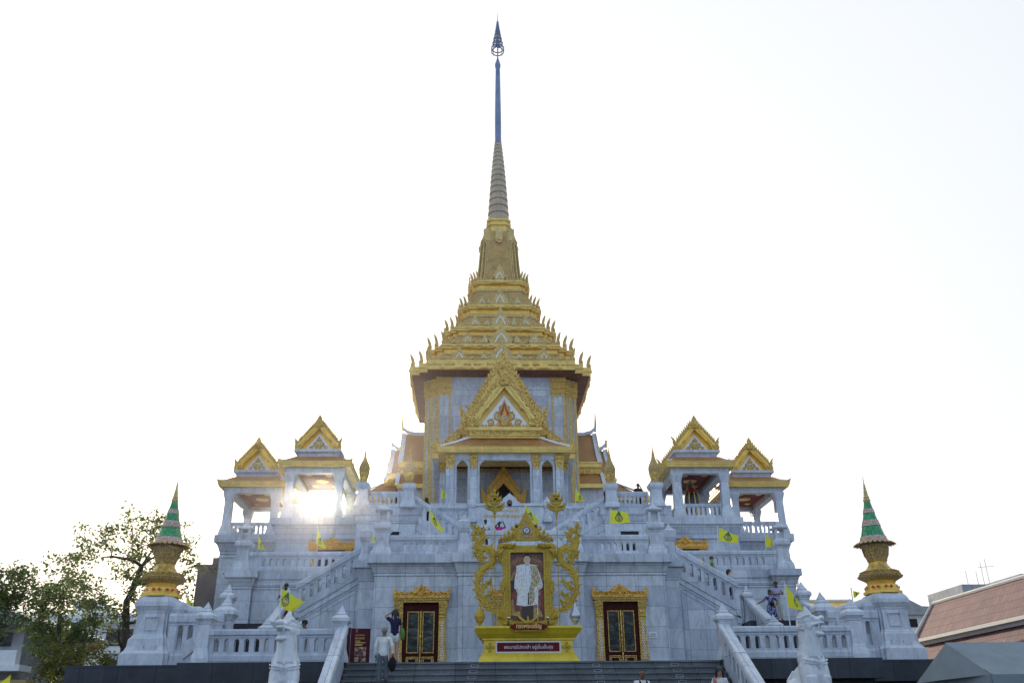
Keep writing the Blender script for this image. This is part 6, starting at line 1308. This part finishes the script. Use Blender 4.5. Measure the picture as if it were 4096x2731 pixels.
    for k in ('L', 'R'):
        an = G[k][1]; s_ = MB(); s_.ell((an[0], an[1]-.035, an[2]-.025), (.026, .075, .02), 8, 5); K(s_).build('shoe', shoes, t_, True)
    if hair:
        h = MB(); h.ell(tuple(hc+Vector((0, .012, .022))), (.056, .062, .058), 12, 8)
        if hairlen: h.tube([hc+Vector((0, .03, .03)), hc+Vector((0, .055, -.04)), hc+Vector((0, .05, -.04-hairlen))], [.05, .045, .015], 8)
        if hairlen > .08:
            for s in (-1, 1): h.tube([hc+Vector((s*.035, -.01, .05)), hc+Vector((s*.058, .005, -.02)), hc+Vector((s*.06, .01, -.02-hairlen*.7))], [.02, .022, .008], 6)
        K(h).build('hair', hair, t_, True)
    if extra: extra(t_, K, hc, A)
    return t_
def bag(col, c, r_, strap=None, name='bag'):
    def f(t_, K, hc, A):
        a = MB(); a.ell(c, r_, 10, 7); K(a).build(name, col, t_, True)
        if strap: a = MB(); a.tube(strap, .008, 5); K(a).build('strap', col, t_)
    return f
W_ = cloth('cloth_white', (.62, .63, .62)); NV = cloth('cloth_navy', (.018, .018, .06)); GY = cloth('cloth_grey', (.10, .12, .14)); BK = cloth('cloth_black', (.012, .012, .014)); GR = cloth('cloth_green', (.10, .26, .04)); PK = cloth('cloth_pink', (.55, .03, .22)); FL = cloth('cloth_floral', (1, 1, 1), 'floral'); ST = cloth('cloth_stripe', (.26, .26, .38), 'stripe'); CR = cloth('cloth_cream', (.50, .48, .42)); GB = cloth('cloth_leaf', (.10, .24, .05)); CP = cloth('cloth_coral', (.65, .16, .16))
def multi(*fs):
    def f(*a_):
        for q in fs: q(*a_)
    return f
def glasses(up=0):
    def f(t_, K, hc, A):
        a = MB()
        for s in (-1, 1): a.ell(tuple(hc+Vector((s*.021, -.056+up*.4, .012+up))), (.019, .006, .011), 8, 5)
        a.tube([tuple(hc+Vector((-.05, -.0, .016+up))), tuple(hc+Vector((-.04, -.052+up*.4, .016+up))), tuple(hc+Vector((.04, -.052+up*.4, .016+up))), tuple(hc+Vector((.05, 0, .016+up)))], .004, 4); K(a).build('sunglasses', 'steel_dark', t_)
    return f
climb = {'L': ((-.055, -.05, .30), (-.06, -.02, .10)), 'R': ((.055, .0, .28), (.06, .03, .04))}
person('elderly man in white shirt and grey trousers climbing the steps with a black bag', -4.86, 29.75, 3.16, 1.76, pi-.1, 'skin_b', W_, GY, hair='hair_grey', sleeve='long', lean=-.03, legs=climb, arms={'L': ((-.165, .0, .65), (-.17, -.03, .51))},
       extra=bag(BK, (-.17, -.02, .36), (.07, .055, .13), [(-.17, -.035, .48), (-.19, -.02, .42)], 'hand_bag'))
person('woman in navy top and white shorts seen from behind, hand on her head', -4.66, 31.35, 3.93, 1.74, pi+.15, 'skin_a', NV, W_, hairlen=.11, bottom='shorts', female=True, arms={'R': ((.20, -.01, .86), (.09, -.03, .93)), 'L': ((-.135, -.03, .65), (-.12, -.1, .60))},
       extra=bag(GB, (-.15, .03, .52), (.045, .06, .12), [(-.1, .02, .81), (-.13, .05, .7), (-.15, .05, .6)], 'shoulder_bag'))
def scarf(t_, K, hc, A):
    a = MB()
    for s in (-1, 1): a.tube([(s*.05, .02, .835), (s*.06, -.05, .80), (s*.065, -.075, .70)], .016, 6)
    K(a).build('bag_straps', BK, t_)
person('bald man in white shirt with sunglasses pushed up, coming down the steps', 2.84, 27.3, 1.60, 1.84, .35, 'skin_b', W_, GY, hair=None, extra=multi(glasses(.035), scarf), head=(-.015, -.004))
person('girl in white shirt and dark sunglasses with coral bag, low on the steps', 5.18, 27.55, 1.77, 1.72, -.1, 'skin_a', W_, NV, hairlen=.13, female=True, arms={'L': ((-.15, -.03, .66), (-.07, -.11, .70))},
       extra=multi(glasses(), bag(CP, (-.10, -.08, .77), (.03, .03, .06), None, 'pouch')), head=(-.02, -.006))
person('woman in blue floral dress with black camera bag, hand on the stair rail', 10.78, 39.25, 5.83, 1.60, .1, 'skin_b', FL, FL, hairlen=.05, bottom='dress', female=True, arms={'L': ((-.23, -.01, .69), (-.36, -.03, .63)), 'R': ((.19, .0, .69), (.12, -.05, .58))},
       extra=bag(BK, (-.03, -.12, .60), (.075, .05, .06), [(.08, -.06, .80), (.03, -.09, .72), (-.02, -.11, .65)], 'camera_bag'))
person('man in striped lilac shirt and cream trousers looking at his phone on the right landing', 11.36, 40.1, 6.2, 1.72, -.1, 'skin_b', ST, CR, arms={'L': ((-.15, -.03, .66), (-.02, -.12, .65)), 'R': ((.16, -.03, .66), (.05, -.13, .66))}, head=(-.02, -.008), shoes=PK,
       extra=bag('white_paint', (0, -.12, .655), (.025, .006, .016), None, 'phone'))
person('man in green shirt walking down the right flank stair', 9.08, 41.9, 7.75, 1.60, pi/2-.2, 'skin_a', GR, GY, arms={'L': ((-.14, -.04, .66), (-.12, -.1, .60))})
person('woman with a ponytail in a pale top near the foot of the right flank stair', 9.8, 41.8, 7.12, 1.62, pi/2-.1, 'skin_a', cloth('cloth_pale_blue', (.42, .46, .60)), NV, hairlen=.07, female=True)
person('man in white shirt with hand at his chin beside the left flank stair', -10.22, 40.3, 6.2, 1.74, -.3, 'skin_c', W_, cloth('cloth_maroon', (.12, .02, .03)), arms={'L': ((-.16, -.03, .66), (-.13, -.12, .62)), 'R': ((.12, -.07, .66), (.02, -.12, .80))})
def cap_(t_, K, hc, A):
    a = MB(); a.ell(tuple(hc+Vector((0, .008, .03))), (.058, .064, .048), 12, 7); a.box(-.035, .035, hc.y-.11, hc.y-.04, hc.z+.014, hc.z+.022); K(a).build('cap', BK, t_, True)
person('man in a dark cap behind the left lower balustrade', -8.12, 33.9, 3.93, 1.70, -pi/2+.3, 'skin_b', BK, GY, extra=cap_)
person('man in dark shirt holding a phone to his ear on the top terrace', 7.55, 51.0, 13.5, 1.76, .1, 'skin_b', BK, BK, arms={'R': ((.17, -.02, .68), (.06, -.05, .88)), 'L': ((-.15, -.03, .66), (-.06, -.12, .62))}, extra=bag('white_paint', (.04, -.075, .70), (.022, .008, .016), None, 'name_badge'))
person('person in white shirt holding a black handbag on the central steps', -1.42, 49.8, 11.22, 1.66, .3, 'skin_c', W_, BK, arms={'L': ((-.16, -.03, .64), (-.04, -.13, .62))}, extra=bag(BK, (-.06, -.13, .53), (.10, .06, .075), [(-.1, -.1, .8), (-.08, -.13, .6)], 'handbag'))
person('woman in pink shirt raising a camera above the shrine', -.66, 49.65, 11.09, 1.62, .1, 'skin_c', PK, NV, female=True, arms={'L': ((-.15, -.10, .80), (-.04, -.17, .92)), 'R': ((.21, -.08, .78), (.14, -.16, .92))}, extra=bag('steel_dark', (.05, -.18, .94), (.05, .015, .025), None, 'camera'))
person('woman with long dark hair on the upper left flight', -4.8, 50.95, 12.82, 1.60, pi+.6, 'skin_b', cloth('cloth_plum', (.12, .06, .10)), BK, hairlen=.16, female=True)
# ================================================================ TREES
def tree(label, x, y, trunk, cen, rad, ntips, leaf_, seed, lsz=.16, nl=34, rt_=.16, low=.35):
    rg = random.Random(seed); t_ = thing('tree', label, 'tree', (x, y, 0), 'trees beyond the left platform')
    a = MB(); nodes_ = [Vector(p) for p in trunk]; rr = [rt_*(1-.5*i/len(trunk)) for i in range(len(trunk))]
    a.tube(trunk, rr, 9); sk = [(p, r_) for p, r_ in zip(nodes_, rr)][1:]
    tips = []
    while len(tips) < ntips:
        d = Vector((rg.gauss(0, 1), rg.gauss(0, 1), rg.gauss(0, 1))).normalized()*(rg.uniform(low, 1)**.6)
        p = Vector((cen[0]+d.x*rad[0], cen[1]+d.y*rad[1], cen[2]+d.z*rad[2]))
        if noise.noise(p*.55+Vector((seed, 0, 0))) > -.12: tips.append(p)
    tips.sort(key=lambda p: (p-sk[-1][0]).length)
    for p in tips:
        b_ = min(sk, key=lambda q: (q[0]-p).length+(3*max(0, q[0].z-p.z)))
        L = (p-b_[0]).length; mid1 = b_[0].lerp(p, .35)+Vector((rg.gauss(0, .07), rg.gauss(0, .07), .10))*L; mid2 = b_[0].lerp(p, .7)+Vector((rg.gauss(0, .06), rg.gauss(0, .06), .08))*L
        r0 = max(.02, min(b_[1]*.75, .035+.028*L)); a.tube([b_[0], mid1, mid2, p], [r0, r0*.8, r0*.6, .012], 5)
        sk += [(mid1, r0*.75), (mid2, r0*.5), (p, .012)]
    a.build('trunk', 'bark', t_, True)
    c_ = MB()
    for p in tips:
        sc = rg.uniform(.5, 1.1); tw_ = Vector((rg.gauss(0, 1), rg.gauss(0, 1), rg.gauss(0, .5))).normalized()
        for i in range(int(nl*sc)):
            q = p+Vector((rg.gauss(0, .2), rg.gauss(0, .2), rg.gauss(0, .15)-.06))*sc+tw_*rg.uniform(-.3, .3)*sc
            u = Vector((rg.gauss(0, 1), rg.gauss(0, 1), rg.gauss(0, .6)-.4)).normalized(); v = u.cross(Vector((rg.gauss(0, 1), rg.gauss(0, 1), rg.gauss(0, 1)))).normalized(); l_ = lsz*rg.uniform(.6, 1.2)
            c_.add([q, q+u*l_*.5+v*l_*.28, q+u*l_, q+u*l_*.5-v*l_*.28], [(0, 1, 2, 3)])
    me = bpy.data.meshes.new('crown'); me.from_pydata([tuple(Vector(p)-W[t_]) for p in c_.v], [], c_.f); me.materials.append(MT[leaf_]); o = bpy.data.objects.new('crown', me); C.objects.link(o); o.parent = t_
    return t_
tree('tall open tree with sparse leaves behind the left finial', -20.3, 50, [(-20.5, 50, 0), (-20.4, 50, 3), (-20.3, 50, 5.9), (-20.45, 50, 7.4), (-20.6, 50, 8.5), (-20.3, 50, 9.4), (-20.1, 50, 10.4)], (-20.9, 50, 10.1), (4.7, 3.2, 3.6), 250, 'leaf_dark', 3, .22, 30, .24, .35)
tree('bushier tree with yellowing lower leaves in front of the apartment block', -20.6, 43, [(-20.7, 43, 0), (-20.6, 43, 2.5), (-20.6, 43, 4.2), (-20.7, 43, 5.6), (-20.9, 43, 7)], (-20.75, 43, 6.9), (1.9, 1.5, 2.0), 95, 'leaf_dark', 8, .17, 62, .15, .2)
tree('low sprawling tree with yellow-green leaves beside the platform wall', -19.2, 41, [(-19.6, 41, 0), (-19.5, 41, 2.4), (-19.2, 41, 3.6), (-18.8, 41, 4.4)], (-18.9, 41, 4.75), (2.1, 1.4, 1.05), 80, 'leaf_yellow', 12, .16, 50, .11, .2)
tree('leafy tree at the far left edge beside the grey house', -19.4, 35, [(-20.2, 35, 0), (-20.1, 35, 3), (-20.0, 35, 5), (-19.9, 35, 6.6)], (-19.75, 35, 6.9), (1.8, 1.3, 1.6), 90, 'leaf_dark', 21, .16, 56, .13, .1)
# ================================================================ BACKGROUND BUILDINGS
bd = thing('apartment_building', 'white apartment block with pink bands and dark balconies behind the left trees', 'building', (-35, 80, 0))
a = MB(); a.box(-41, -26, 80, 92, 0, 10.9); a.box(-41.2, -25.8, 79.3, 80.0, 10.9, 11.6); a.build('wall', 'white_paint', bd)
a = MB(); a.prism([(-36.6, 11.6), (-34.2, 11.6), (-34.2, 12.5), (-35.2, 13.0), (-36.6, 12.9)], 81, 85); a.build('roof_house', 'white_paint', bd)
plain('pink_paint', (.42, .17, .17), .7)
for fl in range(4):
    z = 1.6+fl*2.45
    for x in (-40.2, -37.0, -33.0, -29.2):
        a = MB(); a.box(x, x+2.2, 79.95, 79.99, z, z+1.5); wn = a.build('window', 'dark_glass', bd)
        a = MB(); a.box(x-.1, x+2.3, 79.3, 79.35, z, z+.06); a.box(x-.1, x+2.3, 79.3, 79.35, z+.25, z+.31); a.box(x-.1, x+2.3, 79.3, 79.94, z-.5, z-.02); a.build('balcony_rail', 'white_paint', wn)
    for x in (-34.6, -30.6):
        a = MB(); a.box(x, x+1.3, 79.9, 79.98, z-.3, z+.45); a.build('pink_band', 'pink_paint', bd)
hs = thing('grey_house', 'grey concrete house with a wide flat eave at the far left edge', 'house', (-27, 50, 0))
a = MB(); a.box(-34, -25.6, 50, 58, 0, 7.6); a.build('wall', 'concrete', hs)
a = MB(); a.prism([(-34, 8.6), (-26.6, 8.2), (-24.7, 7.4), (-24.7, 7.25), (-34, 7.5)], 49, 59); a.build('roof', 'concrete', hs)
a = MB(); a.box(-34, -24.9, 48.6, 49.99, 5.0, 5.3); a.box(-26.6, -25.2, 48.7, 49.2, 5.3, 6.0); a.build('balcony', 'white_paint', hs)
a = MB(); a.box(-33, -27.4, 49.95, 49.99, 5.5, 7.2); a.box(-27.0, -26.2, 49.95, 49.99, 6.3, 7.0); a.build('window', 'dark_glass', hs)
a = MB(); a.box(-26.6, -24.6, 49.0, 49.99, 2.0, 4.6); plain('yellow_wall', (.40, .30, .12), .8); a.build('yellow_wall', 'yellow_wall', hs)
gw = MB(); gw.box(-21.6, -13, 65, 75, 0, 13.15); gw.box(-20.9, -17, 66, 74, 13.16, 13.8); tag(gw.build('concrete_building', 'concrete_brown', None, loc=(-19, 65, 0)), 'plain brown concrete building peeking out left of the temple podium', 'building')
tr = thing('pink_roofed_temple', 'long hall with a pink tiled two-tier roof and cream eaves at the right edge', 'temple', (29.4, 50, 0))
a = MB(); a.add([(27.7, 62, 7.45), (27.7, 20, 7.45), (29.4, 20, 9.75), (29.4, 62, 9.75), (31.1, 62, 7.45), (31.1, 20, 7.45), (29.4, 62, 9.55), (29.4, 20, 9.55)], [(0, 1, 2, 3), (3, 2, 5, 4), (0, 3, 4, 6), (1, 2, 5, 7), (0, 1, 7, 6), (4, 5, 7, 6)]); r_ = a.build('upper_roof', 'pink_tile', tr)
plain('cream_paint', (.62, .60, .55), .7, nz=.1)
a = MB(); a.tube([(29.4, 62.1, 9.8), (29.4, 20, 9.8)], .12, 6); a.tube([(27.6, 62.1, 7.45), (29.4, 62.1, 9.85), (31.2, 62.1, 7.45)], .11, 6); a.tube([(29.4, 62.1, 9.8), (29.4, 62.2, 10.15), (29.4, 62.3, 10.4)], [.12, .1, .01], 6); a.build('ridge', 'cream_paint', r_)
a = MB(); a.box(27.45, 27.7, 20, 62, 7.22, 7.42); a.box(27.7, 27.95, 20, 62, 7.0, 7.22); a.build('eave', 'cream_paint', r_)
a = MB(); a.prismx([(45, 7.5), (44.4, 7.9), (44.3, 8.3), (44.7, 8.1), (44.9, 8.6), (45.2, 8.0), (45.6, 7.6)], 27.4, 27.5); a.build('eave_finial', 'cream_paint', r_)
a = MB(); a.add([(26.6, 62, 5.4), (26.6, 20, 5.4), (27.9, 20, 7.0), (27.9, 62, 7.0), (28.2, 62, 5.4), (28.2, 20, 5.4)], [(0, 1, 2, 3), (0, 3, 4), (1, 2, 5), (0, 1, 5, 4), (2, 3, 4, 5)]); a.build('lower_roof', 'pink_tile', tr)
a = MB(); a.box(26.5, 26.7, 20, 62, 5.15, 5.38); a.tube([(26.6, 44.8, 5.5), (27.9, 44.8, 7.05)], .12, 6); a.build('eave', 'cream_paint', tr)
a = MB(); a.box(27.9, 31, 20.5, 61.5, 0, 7.0); a.build('wall', 'cream_paint', tr)
tn = thing('canopy_tent', 'large grey canvas canopy in the lower right corner', 'tent', (12.5, 24.5, 0))
a = MB(); nn_ = 40
def tq(u, v, side_):
    x = 10.55+6.5*u+.05*sin(v*11); zz = 3.84*(1-v)+2.92*v+.03*sin(u*19+v*3)*v-.13*sin(pi*v)*(.6+.4*cos(u*6*pi))+.03*sin(u*31+v*9)*v; return (x, 24.5+side_*2.0*v, zz)
for sd in (-1, 1): a.add([tq(i/nn_, j/6, sd) for j in range(7) for i in range(nn_+1)], [(j*(nn_+1)+i, j*(nn_+1)+i+1, (j+1)*(nn_+1)+i+1, (j+1)*(nn_+1)+i) for j in range(6) for i in range(nn_)])
a.add([(10.56, 24.5, 3.83), (10.5, 22.5, 2.92), (10.5, 26.5, 2.92), (10.2, 24.5, 2.9)], [(0, 1, 3), (0, 3, 2)]); cvs = a.build('canvas_roof', 'tent', tn, True)
a = MB(); a.box(10.5, 17, 22.47, 22.5, 2.62, 2.92); a.box(10.47, 10.5, 22.5, 26.5, 2.62, 2.92); a.build('valance', 'tent', tn)
for x in (10.55, 16.9):
    for y in (22.55, 26.4): a = MB(); a.tube([(x, y, 0), (x, y, 2.9)], .03, 6); a.build('tent_pole', 'steel_dark', tn)
fr_ = thing('distant_rooftops', 'dark flat rooftop block with thin aerials beyond the pink tiled roof', 'building', (47, 85, 0))
a = MB(); a.box(44.2, 49.5, 85, 92, 0, 14.6); a.box(49.51, 56, 84, 92, 0, 15.4); a.build('wall', 'concrete', fr_)
a = MB()
for x, h in ((44.9, 1.3), (45.9, 1.2), (46.5, 2.1), (47.0, 2.4)): a.tube([(x, 85.1, 14.5), (x, 85.1, 14.6+h)], .025, 4)
a.tube([(46.2, 85.1, 16.2), (47.8, 85.1, 16.3)], .02, 4); a.build('aerial', 'steel_dark', fr_)
h2 = thing('white_house', 'small white house with dark eaves between the right finial and pink roof', 'house', (37, 80, 0))
a = MB(); a.box(34, 42, 80, 88, 0, 11.2); a.build('wall', 'white_paint', h2); a = MB(); a.prism([(33.5, 11.2), (42.5, 11.2), (42.5, 11.7), (37.2, 11.9), (35.9, 12.6), (34.8, 11.9)], 79.4, 88); a.build('roof', 'concrete', h2)
a = MB(); a.box(36.0, 36.8, 79.95, 79.99, 10.2, 10.9); a.box(38, 39, 79.95, 79.99, 10.0, 10.9); a.build('window', 'black_void', h2)
a = MB(); a.lathe(37.4, 110, [(1.2, 12), (.8, 15), (.25, 17), (.05, 20)], 10); tag(a.build('distant_stupa', 'white_paint', None, True, loc=(37.4, 110, 12)), 'thin white stupa tip behind the right finial', 'stupa')
oh = thing('orange_roofed_hall', 'small hall with an orange-gold roof just left of the right finial', 'hall', (23, 62, 0))
a = MB(); a.box(21.6, 24.4, 62.3, 66, 0, 8.6); a.build('wall', 'cream_paint', oh)
a = MB(); a.prismx([(61.6, 8.5), (64.2, 10.25), (66.8, 8.5)], 21.2, 24.7); a.build('roof', 'gold_under', oh)
a = MB(); a.tube([(21.2, 64.2, 10.3), (24.7, 64.2, 10.3)], .12, 6); a.build('ridge', 'cream_paint', oh)

# ================================================================ HAZE (last: closed box round camera and scene)
hzb = MB(); hzb.box(-260, 260, -40, 300, -2, 76); hb = hzb.build('haze', 'marble_plain'); struct(hb, 'stuff')
m = bpy.data.materials.new('haze_air'); m.use_nodes = True; t = m.node_tree; t.nodes.clear(); o_ = t.nodes.new('ShaderNodeOutputMaterial')
vp = t.nodes.new('ShaderNodeVolumePrincipled'); vp.inputs['Density'].default_value = .00018; vp.inputs['Color'].default_value = (1, .96, .9, 1); vp.inputs['Anisotropy'].default_value = .955
t.links.new(vp.outputs[0], o_.inputs['Volume']); hb.data.materials.clear(); hb.data.materials.append(m)
